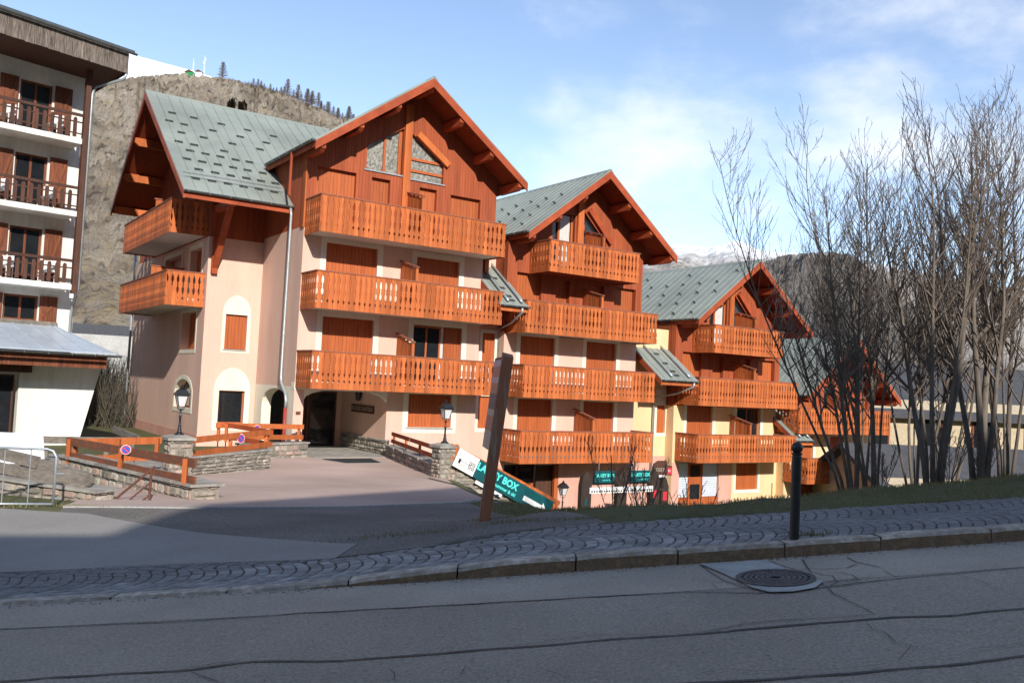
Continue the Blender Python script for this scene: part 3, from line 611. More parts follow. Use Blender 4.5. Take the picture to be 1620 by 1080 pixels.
# gable of the front wing
RA, ZA, SA, HA_ = 15.6, 13.1, .722, 4.45
topA = lambda u: ZA-.2-SA*abs(u-RA)
gl = lambda u: 10.42+(u-13.69)*.63; gr = lambda u: 11.25-(u-15.52)*.64
gh = [(11.83, 13.37, 6.9, 9.32), (13.99, 14.77, 6.9, 9.29), (16.0, 16.74, 6.9, 9.24), (17.34, 18.79, 6.9, 9.17), (13.69, 15.18, 9.55, gl), (15.52, 17.02, 9.5, gr)]
clad(A, 11.45, 19.5, 7.05, topA, gh, VW, th=.22)
A.part('cladding_backing', MB().prism_v([(11.45, 7.05), (19.5, 7.05), (19.5, topA(19.5)), (RA, topA(RA)), (11.45, topA(11.45))], VW+.23, VW+.3), 'wood')
for h in gh[:4]: shutter(A, h[0], h[1], h[2], h[3], VW+.17)
for nm, poly in (('window', [(13.69, 9.55), (15.18, 9.55), (15.18, gl(15.18)), (13.69, gl(13.69))]), ('window', [(15.52, 9.5), (17.02, 9.5), (17.02, gr(17.02)), (15.52, gr(15.52))])):
    wn = A.part('window', MB().prism_v(poly, VW+.19, VW+.225), 'curtain', label='gable window with patterned lace curtain')
    A.part('pane', MB().prism_v(poly, VW+.16, VW+.164), 'curtain', wn)
A.part('mullion', MB().box(14.42, 14.52, VW+.1, VW+.17, 9.56, gl(14.42)), 'shutter'); A.part('mullion', MB().box(15.03, 15.17, VW+.1, VW+.17, 9.56, gl(15.0)), 'shutter')
for z in (9.85, 10.3): A.part('transom', MB().box(15.53, 17.0 if z < 10 else 16.85, VW+.1, VW+.158, z-.05, z+.05), 'shutter')
A.part('sill', MB().box(13.62, 15.22, VW-.05, VW+.15, 9.5, 9.548), 'zinc'); A.part('sill', MB().box(15.48, 17.06, VW-.05, VW+.15, 9.45, 9.498), 'zinc')
A.part('king_post', MB().box(15.2, 15.5, VW-.1, VW+.1, 7.2, 12.3), 'wood')
A.part('rafter', MB().beam((15.75, VW-.08, 11.25), (17.15, VW-.08, 10.28), .14, .24), 'wood')
# upper side walls of the front wing
wall(A, 'wall', VW, 34.6, 1.4, 7.1, 11.45, [], 'stucco_pink', 'u'); clad(A, VW+.2, 34.6, 7.1, lambda v: 9.9, [], 11.45, 'u', th=.08)
A.part('corner_board', MB().box(11.40, 11.449, VW-.02, VW+.26, 7.06, 9.8), 'wood')
A.part('cheek_board', MB().prism_v([(11.02, 8.25), (11.1, 8.2), (11.1, 9.75), (11.02, 9.8)], 31.0, 31.06), 'wood_fascia')
A.part('wall', MB().box(19.3, 19.49, VW+.3, 42, 6, 9.6), 'wood')
gable_roof(A, RA, ZA, HA_, SA, 29.0, 44.5, gv1=33.9, seams=True)
# wing to the left: front wall v=34.6, end wall u=9.33
W1 = [(10.13, 10.97, 2.67, 4.02), (10.05, 11.04, -.17, 1.09)]
wall(A, 'wall', 9.33, 11.45, -1.2, 6.92, 34.6, W1, 'stucco_pink', depth=.25)
surround(A, *W1[0], 34.6, wd=.13, arch=.74); surround(A, *W1[1], 34.6, wd=.2, arch=.88, lo=-.45)
shutter(A, 10.134, 10.966, 2.69, 4.0, 34.7); glazing(A, 10.06, 11.03, -.16, 1.08, 34.72, mull=0, frame='shutter', fw=.04)
A.part('sill', MB().box(10.08, 11.0, 34.55, 34.68, 2.63, 2.672), 'concrete')
clad(A, 9.33, 11.45, 6.92, lambda u: 9.6, [], 34.6, th=.1)
EW = [(35.75, 37.9, 2.62, 4.1), (35.78, 38.3, .3, 1.44), (35.5, 37.2, 4.3, 6.6), (38.6, 41.4, 4.3, 6.6), (35.5, 37.2, 6.9, 6.91)][:4]
wall(A, 'wall', 34.6, 47.3, -1.3, 6.92, 9.33, EW, 'stucco_pink', 'u', depth=.4)
surround(A, *EW[0], 9.33, 'u', wd=.15); glw = glazing(A, 35.8, 38.28, .31, 1.42, 9.62, 'u', mull=1, pane='glass_dark')
seg_arch(A, 'arch_spandrel', 35.78, 38.3, .85, 1.44, 9.33, 'u', 'stucco_cream', .3)
ar = MB(); cxx, hw = 37.04, 1.26
ring = [(cxx+(hw+.2)*math.cos(R(q)), .85+(.59+.17)*math.sin(R(q))) for q in range(0, 181, 9)]+[(cxx+hw*math.cos(R(q)), .85+.59*math.sin(R(q))) for q in range(180, -1, -9)]
ar.prism_u(ring, 9.315, 9.3295); ar.box(9.315, 9.3295, 35.58, 35.78, .12, .85).box(9.315, 9.3295, 38.3, 38.5, .12, .85).box(9.315, 9.3295, 35.78, 38.3, .12, .3); A.part('window_surround', ar, 'stucco_cream')
shutter(A, 35.76, 37.89, 2.63, 4.09, 9.66, 'u'); shutter(A, 35.51, 37.19, 4.31, 6.59, 9.6, 'u'); shutter(A, 38.61, 41.39, 4.31, 6.59, 9.6, 'u')
surround(A, *EW[2], 9.33, 'u', wd=.2, bottom=False); surround(A, *EW[3], 9.33, 'u', wd=.2, bottom=False)
A.part('plinth', MB().box(9.312, 9.3285, 34.602, 47.3, -1.3, -.62), 'stucco_pink_deep')
R1, Z1, S1_, U1 = 39.1, 13.28, .705, 7.55
clad(A, 34.6, 46.8, 6.92, lambda v: Z1-.22-S1_*abs(v-R1), [(35.4, 37.2, 6.95, 9.0), (38.4, 41.0, 6.95, 9.0)], 9.33, 'u', th=.15)
A.part('cladding_backing', MB().prism_u([(34.65, 6.9), (46.7, 6.9), (46.7, Z1-.3-S1_*7.6), (R1, Z1-.3), (34.65, Z1-.3-S1_*4.45)], 9.5, 9.6), 'wood')
mb = MB()
for s, ln in ((-1, 7.55), (1, 5.9)):
    e = R1+s*ln; z1 = Z1-S1_*ln; mb.prism_u([(R1, Z1), (e, z1), (e, z1-.055), (R1, Z1-.055)], U1, 15.6)
roof1 = A.part('roof', mb, 'roof_metal')
A.part('ridge_cap', MB().prism_u([(R1-.16, Z1-.1), (R1, Z1+.035), (R1+.16, Z1-.1), (R1+.16, Z1-.11), (R1, Z1+.012), (R1-.16, Z1-.11)], U1-.01, 15.6), 'roof_metal', roof1)
u = U1+.42
while u < 15.5:
    vb = R1-7.55 if u < 11.3 else R1-7.55+max(0, (u-11.2))*1.0+2.6; zb = Z1-S1_*(R1-vb)
    if vb < R1-.4: A.part('seam', MB().prism_u([(R1-.17, Z1-.12), (vb, zb), (vb, zb+.035), (R1-.17, Z1-.085)], u-.012, u+.012), 'roof_metal', roof1)
    u += .46
for s, ln in ((-1, 7.5), (1, 5.86)):
    e = R1+s*ln; ze = Z1-S1_*ln
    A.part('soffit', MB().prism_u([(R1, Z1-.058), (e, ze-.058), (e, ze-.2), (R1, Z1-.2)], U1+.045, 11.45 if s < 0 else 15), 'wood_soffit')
    e2 = R1+s*(ln+.04); z2 = Z1-S1_*(ln+.04); A.part('fascia', MB().prism_u([(R1, Z1-.057), (e2, z2-.057), (e2, z2-.3), (R1, Z1-.36)], U1-.015-(.002 if s > 0 else 0), U1+.04), 'wood_fascia')
    for fr_ in (.33, .63, .93):
        v_ = R1+s*ln*fr_; zt = Z1-S1_*ln*fr_-.22; A.part('purlin', MB().prism_v([(U1+.08, zt), (9.4, zt), (9.4, zt-.34), (U1+.25, zt-.34), (U1+.08, zt-.2)], v_-.11, v_+.11), 'wood')
A.part('eave_board', MB().box(U1+.04, 11.4, R1-7.55, R1-7.51, Z1-S1_*7.55-.27, Z1-S1_*7.55-.06), 'wood_fascia')
gutter(A, (U1-.02, R1-7.63, Z1-S1_*7.55-.02), (11.42, R1-7.63, Z1-S1_*7.55-.02), parent=roof1)
c4 = lambda x, y: (160+x/3.857, 120+y/3.857)
for q in [(433, 230), (415, 278), (565, 260), (505, 300), (733, 298), (490, 350), (682, 338), (893, 335), (625, 380), (473, 405), (848, 375), (1050, 372), (567, 425), (800, 418), (1008, 412), (542, 460), (750, 463), (968, 452), (636, 480), (727, 497), (522, 510), (820, 516), (905, 530), (616, 528), (712, 545), (805, 563), (595, 575), (893, 580), (985, 597), (695, 595), (790, 612), (885, 628), (975, 645), (1062, 660), (575, 630), (675, 645), (773, 662), (868, 680), (962, 695), (1055, 712)]:
    p = px_plane(*c4(*q), (9, R1, Z1), (0, -S1_, 1)); A.inst('snow_guard', GUARD, p, roof1, rot=(math.atan(S1_), 0, 0))
for z_ in (8.55, 8.75): A.part('snow_rail', MB().tube([(U1+.2, R1-(Z1-z_)/S1_, z_+.07), (11.3, R1-(Z1-z_)/S1_, z_+.07)], .018, 6), 'zinc', roof1)
A.part('strut', MB().beam((9.55, 34.55, 5.7), (9.55, 32.75, 8.0), .2, .2, (1, 0, 0)), 'wood_fascia'); A.part('strut_foot', MB().box(9.44, 9.66, 34.42, 34.6, 5.5, 6.9), 'wood_fascia')
A.part('strut_beam', MB().box(9.44, 9.66, 32.3, 34.6, 7.85, 8.1), 'wood_fascia')
# balconies of chalet A
for rz, dv, er in ((8.03, [15.45], 19.09), (5.39, [DIV], 19.09), (2.64, [DIV], 19.0)): balcony(A, 11.5, er, rz, VF, VW, divider=dv)
balcony(A, 34.9, 43.5, 8.2, 7.95, 9.33, 'u'); balcony(A, 34.9, 43.5, 5.48, 7.95, 9.33, 'u')
for rz in (8.2, 5.48):
    A.part('divider', MB().box(8.05, 9.3, 38.1, 38.15, rz-1, rz+.45), 'wood'); A.part('divider_cap', MB().box(8.0, 9.33, 38.07, 38.18, rz+.45, rz+.5), 'rail_worn')
# porch under the front wing
A.part('porch_ceiling', MB().box(11.46, 15.3, VW+.02, 34.6, 1.37, 1.5), 'soffit_white')
A.part('beam', MB().box(11.44, 15.1, VW-.012, VW+.3, 1.3, 1.56), 'stucco_cream')
seg_arch(A, 'arch_spandrel', 11.82, 15.08, .95, 1.362, VW, 'v', 'stucco_cream', .22)
A.part('wall', MB().quad((11.3, 34.62, -1.2), (15.3, 34.62, -1.2), (15.3, 34.62, 1.5), (11.3, 34.62, 1.5)), 'stucco_pink')
A.part('wall', MB().box(15.085, 15.25, VW+.21, 34.62, -1.3, 1.45), 'stucco_pink')
A.part('door', MB().box(12.6, 13.6, 34.5, 34.6, -1.05, 1.1), 'dark_wood'); glazing(A, 11.7, 12.55, -1.05, 1.2, 34.45, mull=0, frame='dark_wood'); glazing(A, 13.65, 14.8, -1.05, 1.2, 34.45, mull=0, frame='dark_wood')
wall(A, 'wall', VW, 34.58, -1.2, 1.4, 11.452, [(31.0, 33.75, -1.19, 1.29)], 'stucco_cream', 'u', depth=.36)
seg_arch(A, 'arch_spandrel', 31.0, 33.75, .75, 1.292, 11.452, 'u', 'stucco_cream', .36)
A.part('pillar', MB().box(11.456, 11.82, VW+.006, 30.99, -1.2, 1.3), 'stucco_cream')
pipe(A, [(11.3, 31.45, 7.85), (11.33, 31.45, 7.6), (11.33, 31.5, 1.75), (11.33, 31.42, 1.5), (11.33, 30.95, 1.15), (11.33, 30.85, .9), (11.33, 30.85, .62)])
A.part('downpipe', MB().tube([(11.33, 30.85, .62), (11.33, 30.85, -1.1)], .062, 10), 'plastic_red', smooth=True, label='red lower length of the downpipe')
pipe(A, [(9.2, 47.2, 9), (9.2, 47.2, -1)], .06)
A.part('house_number', MB().box(11.55, 11.72, VW-.03, VW-.013, .42, .53), 'rust')
A.part('wall_lamp', MB().lathe([(.02, -.05), (.1, 0), (.14, .3), (.16, .32), (.03, .45)], (14.95, 32.7, .95), 8), 'black_iron')
# back volume so that the block is closed
A.part('wall', MB().box(9.6, 19.3, 44, 47, -1.3, 9.3), 'stucco_pink'); A.part('wall', MB().box(19.28, 19.31, VW+.5, 44, -4, 6.5), 'stucco_pink')
A.part('porch_step', MB().box(11.9, 15.2, 29.3, 34.4, -1.2, -.985), 'flagstone')

# ------------------------------------------------------------------ chalets B, C and D
def link(T, u0, u1, ez, zb, wallmat, win=None, pu=None, plinth=None, wv=30.9):
    s = .72; v0, v1 = 28.9, 32.6; zt = ez+s*(v1-v0)
    wall(T, 'link_wall', u0-.1, u1+.1, zb, zt-.3, wv, [win] if win else [], wallmat, depth=.2)
    if plinth is not None: T.part('plinth', MB().box(u0-.1, u1+.1, 30.888, 30.95, zb, plinth), 'stucco_pink_deep')
    if win:
        shutter(T, win[0]+.003, win[1]-.003, win[2], win[3], 31.02); surround(T, *win, 30.9, wd=.14, lo=win[2]-.16); T.part('window_surround', MB().box(win[0]-.14, win[1]+.14, 30.885, 30.8995, win[3]+.14, win[3]+.75), 'stucco_cream')
    rf = T.part('link_roof', MB().prism_u([(v0, ez), (v1, zt), (v1, zt-.05), (v0, ez-.05)], u0, u1), 'roof_metal')
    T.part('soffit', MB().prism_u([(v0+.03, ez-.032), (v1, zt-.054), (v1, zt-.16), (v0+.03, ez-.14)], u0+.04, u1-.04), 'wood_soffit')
    for uu in (u0, u1-.045): T.part('fascia', MB().prism_u([(v0, ez-.052), (v1, zt-.052), (v1, zt-.34), (v0, ez-.3)], uu-.003, uu+.045), 'wood_fascia')
    T.part('eave_board', MB().box(u0+.045, u1-.045, v0-.001, v0+.03, ez-.26, ez-.055), 'wood')
    k = u0+.25
    while k < u1: T.part('seam', MB().prism_u([(v0, ez), (v1, zt), (v1, zt+.03), (v0, ez+.03)], k-.012, k+.012), 'roof_metal', rf); k += .42
    for uu in (lerp(u0, u1, .3), lerp(u0, u1, .78)): T.part('snow_pipe', MB().tube([(uu, v0+.05, ez+.14), (uu, v0+.3, ez+.34), (uu, v1, zt+.13)], .05, 8), 'zinc', rf, smooth=True)
    for v_ in (29.15, 29.4, 29.9, 30.5): T.inst('snow_guard', GUARD, (lerp(u0, u1, .5), v_, ez+s*(v_-v0)), rf, rot=(math.atan(s), 0, 0))
    gutter(T, (u0+.02, v0-.08, ez-.03), (u1, v0-.08, ez-.03), .07, parent=rf)
    if pu: pipe(T, [(u1-.35, v0-.08, ez-.1), (u1-.35, v0-.05, ez-.28), (lerp(pu, u1-.35, .55), 29.7, ez-.62), (pu, 30.78, ez-.85), (pu, 30.8, zb)], .05)
def wood_levels(T, du, dz, base, seams_v1=42, guards=(), gable=True, rail3=None):
    """gable and clad storey of chalet B, shifted by du, dz for the next block"""
    ru, rz, half, s = 24.3+du, 11.15+dz, 4.08, .775
    top = lambda u: rz-.2-s*abs(u-ru)
    wl = lambda u: min(9.25+dz, top(u)-.28); wr = lambda u: 9.45+dz-(u-(24.15+du))*.95
    lv = [(20.69+du, 22.0+du, 4.0+dz, 6.5+dz), (22.73+du, 23.44+du, 4.0+dz, 6.42+dz), (24.7+du, 25.4+du, 4.0+dz, 6.4+dz), (25.95+du, 27.2+du, 4.0+dz, 6.4+dz)]
    hs = lv+[(22.35+du, 23.6+du, 6.9+dz, wl), (24.1+du, 25.35+du, 6.9+dz, wr)]
    clad(T, 20.2+du, 27.62+du, 3.95+dz, top, hs, VW, th=.22)
    T.part('cladding_backing', MB().prism_v([(20.2+du, 3.95+dz), (27.62+du, 3.95+dz), (27.62+du, top(27.62+du)), (ru, top(ru)), (20.2+du, top(20.2+du))], VW+.24, VW+.32), 'wood')
    clad(T, VW+.22, 42, 3.95+dz, lambda v: top(20.2+du)+.05, [], 20.2+du, 'u', th=.06); T.part('wall', MB().box(27.5+du, 27.62+du, VW+.32, 42, 3+dz, top(27.62+du)), 'wood')
    for h in lv: shutter(T, h[0], h[1], h[2], h[3], VW+.18)
    q = 22.35+du
    wn = T.part('window', MB().prism_v([(q, 6.9+dz), (q+1.25, 6.9+dz), (q+1.25, wl(q+1.25)), (q, wl(q))], VW+.15, VW+.19), 'glass_dark')
    T.part('curtain', MB().prism_v([(q+.5, 6.9+dz), (q+1.05, 6.9+dz), (q+1.05, wl(q+1.05)-.05), (q+.5, wl(q+.5)-.05)], VW+.125, VW+.145), 'curtain_white', wn)
    for k in (.0, .38, 1.08): T.part('mullion', MB().box(q+k, q+k+.1, VW+.06, VW+.12, 6.9+dz, wl(q+k)-.02), 'shutter', wn)
    q = 24.1+du
    wn = T.part('window', MB().prism_v([(q, 6.9+dz), (q+1.25, 6.9+dz), (q+1.25, wr(q+1.25)), (q, wr(q))], VW+.15, VW+.19), 'glass_dark')
    T.part('mullion', MB().box(q, q+.08, VW+.06, VW+.12, 6.9+dz, 8.95+dz), 'shutter', wn); T.part('mullion', MB().box(q+.55, q+.63, VW+.06, VW+.12, 6.9+dz, 8.6+dz), 'shutter', wn); T.part('transom', MB().box(q+.08, q+.55, VW+.06, VW+.115, 8.5+dz, 8.6+dz), 'shutter', wn)
    T.part('king_post', MB().box(23.68+du, 23.98+du, VW-.12, VW+.1, 6.6+dz, 10.2+dz), 'wood')
    T.part('rafter', MB().beam((24.3+du, VW-.1, 9.6+dz), (25.6+du, VW-.1, 8.3+dz), .14, .24), 'wood_fascia')
    gable_roof(T, ru, rz, half, s, 29.0, 42.5, guards=guards)
    balcony(T, 21.31+du, 26.1+du, 7.75+dz, VF, VW, divider=[24.15+du], soffit='wood_soffit')
def shut_row(T, rows, c=VW, wd=.2, bottom=False):
    for h in rows: shutter(T, h[0]+.003, h[1]-.003, h[2]+.002, h[3]-.002, c+.12); surround(T, *h, c, wd=wd, bottom=bottom)

B = Thing('chalet_building', (24, 36, -3.72), 'pink chalet block with four stacked orange balconies beside the leaning timber post', 'building', GRP, YAW)
c1 = lambda x, y: (760+x/3.857, 250+y/3.857)
wood_levels(B, 0, 0, 0, guards=[c1(*q) for q in [(500, 230), (405, 253), (455, 280), (313, 275), (357, 302), (222, 298), (263, 325), (307, 355), (137, 322), (175, 347), (212, 377), (122, 397), (258, 410)]])
hB = [(21.02, 22.8, 1.55, 3.88), (24.52, 26.24, 1.55, 3.88), (21.02, 22.81, -1.05, 1.28), (24.49, 26.22, -1.05, 1.27)]
wall(B, 'wall', 20.2, 27.4, -1.4, 3.95, VW, hB, 'stucco_pink', depth=.22); shut_row(B, hB)
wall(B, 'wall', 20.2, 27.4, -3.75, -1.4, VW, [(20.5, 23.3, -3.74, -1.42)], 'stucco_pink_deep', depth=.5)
glazing(B, 20.52, 21.4, -3.72, -1.45, VW+.4, mull=0, frame='dark_wood'); glazing(B, 21.42, 22.3, -3.72, -1.45, VW+.4, mull=0, frame='dark_wood'); B.part('door', MB().box(22.35, 23.28, VW+.3, VW+.36, -3.72, -1.5), 'dark_wood')
B.part('door_post', MB().box(23.14, 23.29, VW+.05, VW+.2, -3.73, -1.45), 'shutter'); B.part('door_post', MB().box(21.9, 22.02, VW+.05, VW+.2, -3.73, -2.2), 'shutter')
B.part('wall', MB().box(27.36, 27.398, VW+.01, 42, -3.75, 4), 'stucco_yellow'); B.part('wall', MB().box(20.2, 20.24, VW+.01, 42, -3.75, 4), 'stucco_pink')
for rz, dv in ((5.2, [24.2]), (2.63, [24.0]), (.02, [24.0])): balcony(B, 20.28, 27.3, rz, VF, VW, divider=dv if rz != 2.63 else None)
link(B, 18.95, 20.3, 4.95, -4, 'stucco_pink', pu=20.2, wv=31.3)
C_ = Thing('chalet_building', (33.6, 36, -3.72), 'yellow chalet block with a blind-covered shop front below three orange balconies', 'building', GRP, YAW)
c3 = lambda x, y: (1000+x/3.857, 380+y/3.857)
wood_levels(C_, 9.66, -2.7, 0, guards=[c3(*q) for q in [(645, 190), (355, 220), (97, 248), (523, 258), (415, 268), (315, 277), (215, 287), (122, 295), (510, 315), (400, 323), (295, 333), (195, 341), (100, 348), (382, 384), (275, 391), (173, 398), (365, 445), (255, 452)]])
hC = [(30.75, 32.5, -1.05, 1.28), (34.2, 35.95, -1.05, 1.27)]
wall(C_, 'wall', 29.9, 37.1, -1.4, 1.25, VW, hC, 'stucco_yellow', depth=.22); shut_row(C_, hC[:1]); surround(C_, *hC[1], VW, bottom=False); glazing(C_, 34.21, 35.94, -1.04, 1.25, VW+.14, frame='shutter')
hg = [(30.4, 33.1, -3.7, -1.42), (34.28, 35.88, -2.78, -1.48), (35.3, 35.88, -3.7, -2.78)]
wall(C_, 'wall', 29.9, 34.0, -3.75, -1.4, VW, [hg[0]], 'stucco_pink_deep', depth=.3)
wall(C_, 'wall', 34.0, 37.1, -3.75, -1.4, VW, [hg[1], (36.95, 37.09, -3.7, -2.5)], 'stucco_yellow', depth=.2)
shutter(C_, 34.285, 35.875, -2.77, -1.49, VW+.1); surround(C_, *hg[1], VW, wd=.16)
for a, b, k in ((30.42, 31.1, 'blind'), (32.02, 33.08, 'blind')):
    mb = MB()
    for i in range(15): z = -3.05+i*.105; mb.box(a, b, VW+.12, VW+.14, z, z+.095)
    C_.part('blind', mb, 'paper'); C_.part('panel', MB().box(a, b, VW+.1, VW+.16, -3.72, -3.07), 'shutter')
C_.part('door', MB().box(31.14, 31.98, VW+.1, VW+.15, -3.72, -1.45), 'shutter'); C_.part('pane', MB().box(31.24, 31.88, VW+.085, VW+.099, -3.15, -2.45), 'glass_dark'); C_.part('pane', MB().box(31.24, 31.88, VW+.085, VW+.099, -2.1, -1.55), 'glass_dark')
for u_ in (31.1, 31.98): C_.part('door_post', MB().box(u_, u_+.05, VW+.06, VW+.18, -3.72, -1.44), 'shutter')
C_.part('wall', MB().box(29.9, 29.94, VW+.01, 42, -3.75, 1.3), 'stucco_yellow'); C_.part('wall', MB().box(37.06, 37.098, VW+.01, 42, -3.75, 1.3), 'stucco_yellow')
for rz, dv in ((2.58, [33.86]), (-.03, [33.7])): balcony(C_, 30.08, 37.0, rz, VF, VW, divider=dv)
link(C_, 27.6, 29.9, 2.42, -4, 'stucco_yellow', win=(29.3, 29.85, -.07, 1.22), pu=28.98, plinth=-1.14)
# arched notice window of the link
C_.part('notice_case', MB().box(29.3, 30.0, 30.84, 30.884, -2.75, -1.75), 'paper'); C_.part('arch_hood', MB().prism_v([(29.1, -1.75), (30.2, -1.75), (30.1, -1.5), (29.85, -1.36), (29.45, -1.36), (29.2, -1.5)], 30.7, 30.886), 'dark_wood')
D = Thing('chalet_building', (42, 36, -3.72), 'lowest chalet gable with orange balconies seen through the bare branches', 'building', GRP, YAW)
ru, rz, s = 41.9, 5.25, .80; topD = lambda u: rz-.2-s*abs(u-ru)
clad(D, 38.2, 45.5, .25, topD, [(39.0, 40.2, .3, 2.5), (41.0, 41.7, .3, 2.6), (42.5, 43.2, .3, 2.6), (43.7, 44.9, .3, 2.0)], VW, th=.22)
D.part('cladding_backing', MB().prism_v([(38.2, .25), (45.5, .25), (45.5, topD(45.5)), (ru, topD(ru)), (38.2, topD(38.2))], VW+.24, VW+.3), 'wood')
for h in ((39.0, 40.2), (43.7, 44.9)): shutter(D, h[0], h[1], .3, 2.5 if h[0] < 42 else 2.0, VW+.17)
for h in ((41.0, 41.7), (42.5, 43.2)): glazing(D, h[0], h[1], .3, 2.6, VW+.15, mull=0, frame='shutter')
gable_roof(D, ru, rz, 4.0, s, 29.0, 42.5)
hD = [(38.6, 40.2, -2.2, -.1), (41.6, 43.3, -2.2, -.1)]
wall(D, 'wall', 37.9, 45.4, -5.2, .25, VW, hD+[(38.8, 40.4, -4.9, -2.6)], 'stucco_yellow', depth=.22); shut_row(D, hD); shutter(D, 38.8, 40.4, -4.9, -2.6, VW+.12)
D.part('wall', MB().box(37.9, 37.94, VW+.01, 42, -5.2, .3), 'stucco_yellow'); D.part('wall', MB().box(45.36, 45.398, VW+.01, 42, -5.2, 2.4), 'stucco_yellow')
balcony(D, 37.2, 44.9, 1.37, VF, VW, divider=[41.2]); balcony(D, 37.9, 44.3, -1.15, VF, VW)
link(D, 36.9, 38.2, -.2, -4, 'stucco_yellow')

# ------------------------------------------------------------------ stone walls, pillars, lamps, fences
def stone_face(T, a, b, z0, za, zb, mat='stone', seed=0, hmin=.075, hmax=.215, lmin=.09, lmax=.44, proud=.045, parent=None):
    """rough stones set on the vertical face from a to b (seen from the right of a->b); top from za to zb"""
    rr = random.Random(seed); a = Vector((a[0], a[1], 0)); b = Vector((b[0], b[1], 0)); ln = (b-a).length; d = (b-a)/ln; nr = Vector((d.y, -d.x, 0)); zt = max(za, zb); z = z0
    while z < zt-.03:
        h = rr.uniform(hmin, hmax); x = rr.uniform(-.1, 0)
        while x < ln-.02:
            l_ = rr.uniform(lmin, lmax)*(1.25 if h < .14 else 1); x0, x1 = max(0, x)+.008, min(ln, x+l_)-.008; tp = min(z+h, lerp(za, zb, (x0+x1)/2/ln))-.008
            if x1-x0 > .05 and tp-z > .035:
                j = lambda k=.03: rr.uniform(-k, k)*(1.5 if k < .02 else 1); zb0 = z+.006; m_ = (x0+x1)/2; mz = (zb0+tp)/2; hx, hz = (x1-x0)/2, (tp-zb0)/2
                ring = [(m_-hx*.75+j(), zb0+abs(j(.012))), (m_+hx*.7+j(), zb0+abs(j(.012))), (x1-abs(j(.015)), mz-hz*.45), (x1-abs(j(.015)), mz+hz*.5), (m_+hx*.7+j(), tp-abs(j(.012))), (m_-hx*.7+j(), tp-abs(j(.012))), (x0+abs(j(.015)), mz+hz*.5), (x0+abs(j(.015)), mz-hz*.5)]
                pr = proud*rr.uniform(.5, 1.25); mb = MB(); k = []
                for px, pz in ring: p = a+d*px-nr*.02; mb.v.append((p.x, p.y, pz))
                for px, pz in ring: p = a+d*lerp(m_, px, .93)+nr*pr*.55; mb.v.append((p.x, p.y, lerp(mz, pz, .93)))
                for px, pz in ring: p = a+d*lerp(m_, px, .66)+nr*pr*rr.uniform(.85, 1.1); mb.v.append((p.x, p.y, lerp(mz, pz, .62)))
                for q in range(8):
                    q2 = (q+1) % 8; mb.f += [(q, q2, 8+q2, 8+q), (8+q, 8+q2, 16+q2, 16+q)]
                mb.f.append(tuple(range(16, 24)))
                T.part('stone', mb, mat if not isinstance(mat, tuple) else rr.choice(mat), parent)
            x += l_
        z += h
def stone_wall(name, p, q, z0, za, zb, th, label, faces='f', mat='stone', cap=True, seed=0, capmat='flagstone', cap_t=.055, over=.05, grp=None):
    """p->q is the visible foot line; the wall body lies to the left of it"""
    p = Vector((p[0], p[1], 0)); q = Vector((q[0], q[1], 0)); d = (q-p).normalized(); nl = Vector((-d.y, d.x, 0)); T = Thing(name, (p.x, p.y, z0), label, 'wall', grp)
    ring = [p, q, q+nl*th, p+nl*th]; tops = [za, zb, zb, za]
    T.part('core', MB().hexa([(r_.x, r_.y, z0) for r_ in ring], [(r_.x, r_.y, t_-.002) for r_, t_ in zip(ring, tops)]), 'mortar')
    if 'f' in faces: stone_face(T, p, q, z0, za, zb, mat, seed)
    if 's' in faces: stone_face(T, p+nl*th, p, z0, za, za, mat, seed+1)
    if 'e' in faces: stone_face(T, q, q+nl*th, z0, zb, zb, mat, seed+2)
    if cap:
        ln = (q-p).length; n = max(1, int(round(ln/.75))); rr = random.Random(seed)
        for i in range(n):
            s0, s1 = ln*i/n+(.004 if i else -over), ln*(i+1)/n-(.004 if i < n-1 else -over); z_ = lambda s: lerp(za, zb, s/ln)
            e0, e1 = over+rr.uniform(-.02, .025), over+rr.uniform(-.02, .025); c_ = [p+d*s0-nl*e0, p+d*s1-nl*e1, p+d*s1+nl*(th+over), p+d*s0+nl*(th+over)]; zz_ = [z_(s0), z_(s1), z_(s1), z_(s0)]; dz = rr.uniform(-.004, .006)
            T.part('flagstone', MB().hexa([(r_.x, r_.y, t_+.002) for r_, t_ in zip(c_, zz_)], [(r_.x, r_.y, t_+cap_t+dz) for r_, t_ in zip(c_, zz_)]), capmat)
    return T
def pillar(c, sz, z0, z1, label, seed):
    T = Thing('stone_pillar', (c.x, c.y, z0), label, 'pillar'); h = sz/2; ax = RW(1, 0); ay = RW(0, 1)
    P = [c-ax*h-ay*h, c+ax*h-ay*h, c+ax*h+ay*h, c-ax*h+ay*h]
    T.part('core', MB().hexa([(p.x, p.y, z0) for p in P], [(p.x, p.y, z1) for p in P]), 'mortar')
    for i in range(4): stone_face(T, P[i], P[(i+1) % 4], z0, z1, z1, ('stone', 'stone', 'stone_pink'), seed+i, lmin=.12, lmax=.3)
    k = h+.07; Q = [c-ax*k-ay*k, c+ax*k-ay*k, c+ax*k+ay*k, c-ax*k+ay*k]; k = h*.55; Q2 = [c-ax*k-ay*k, c+ax*k-ay*k, c+ax*k+ay*k, c-ax*k+ay*k]
    mb = MB().hexa([(p.x, p.y, z1+.002) for p in Q], [(p.x, p.y, z1+.07) for p in Q]); T.part('cap', mb, 'flagstone')
    T.part('cap_top', MB().hexa([(p.x, p.y, z1+.071) for p in Q], [(p.x, p.y, z1+.13) for p in Q2]), 'flagstone'); return z1+.13
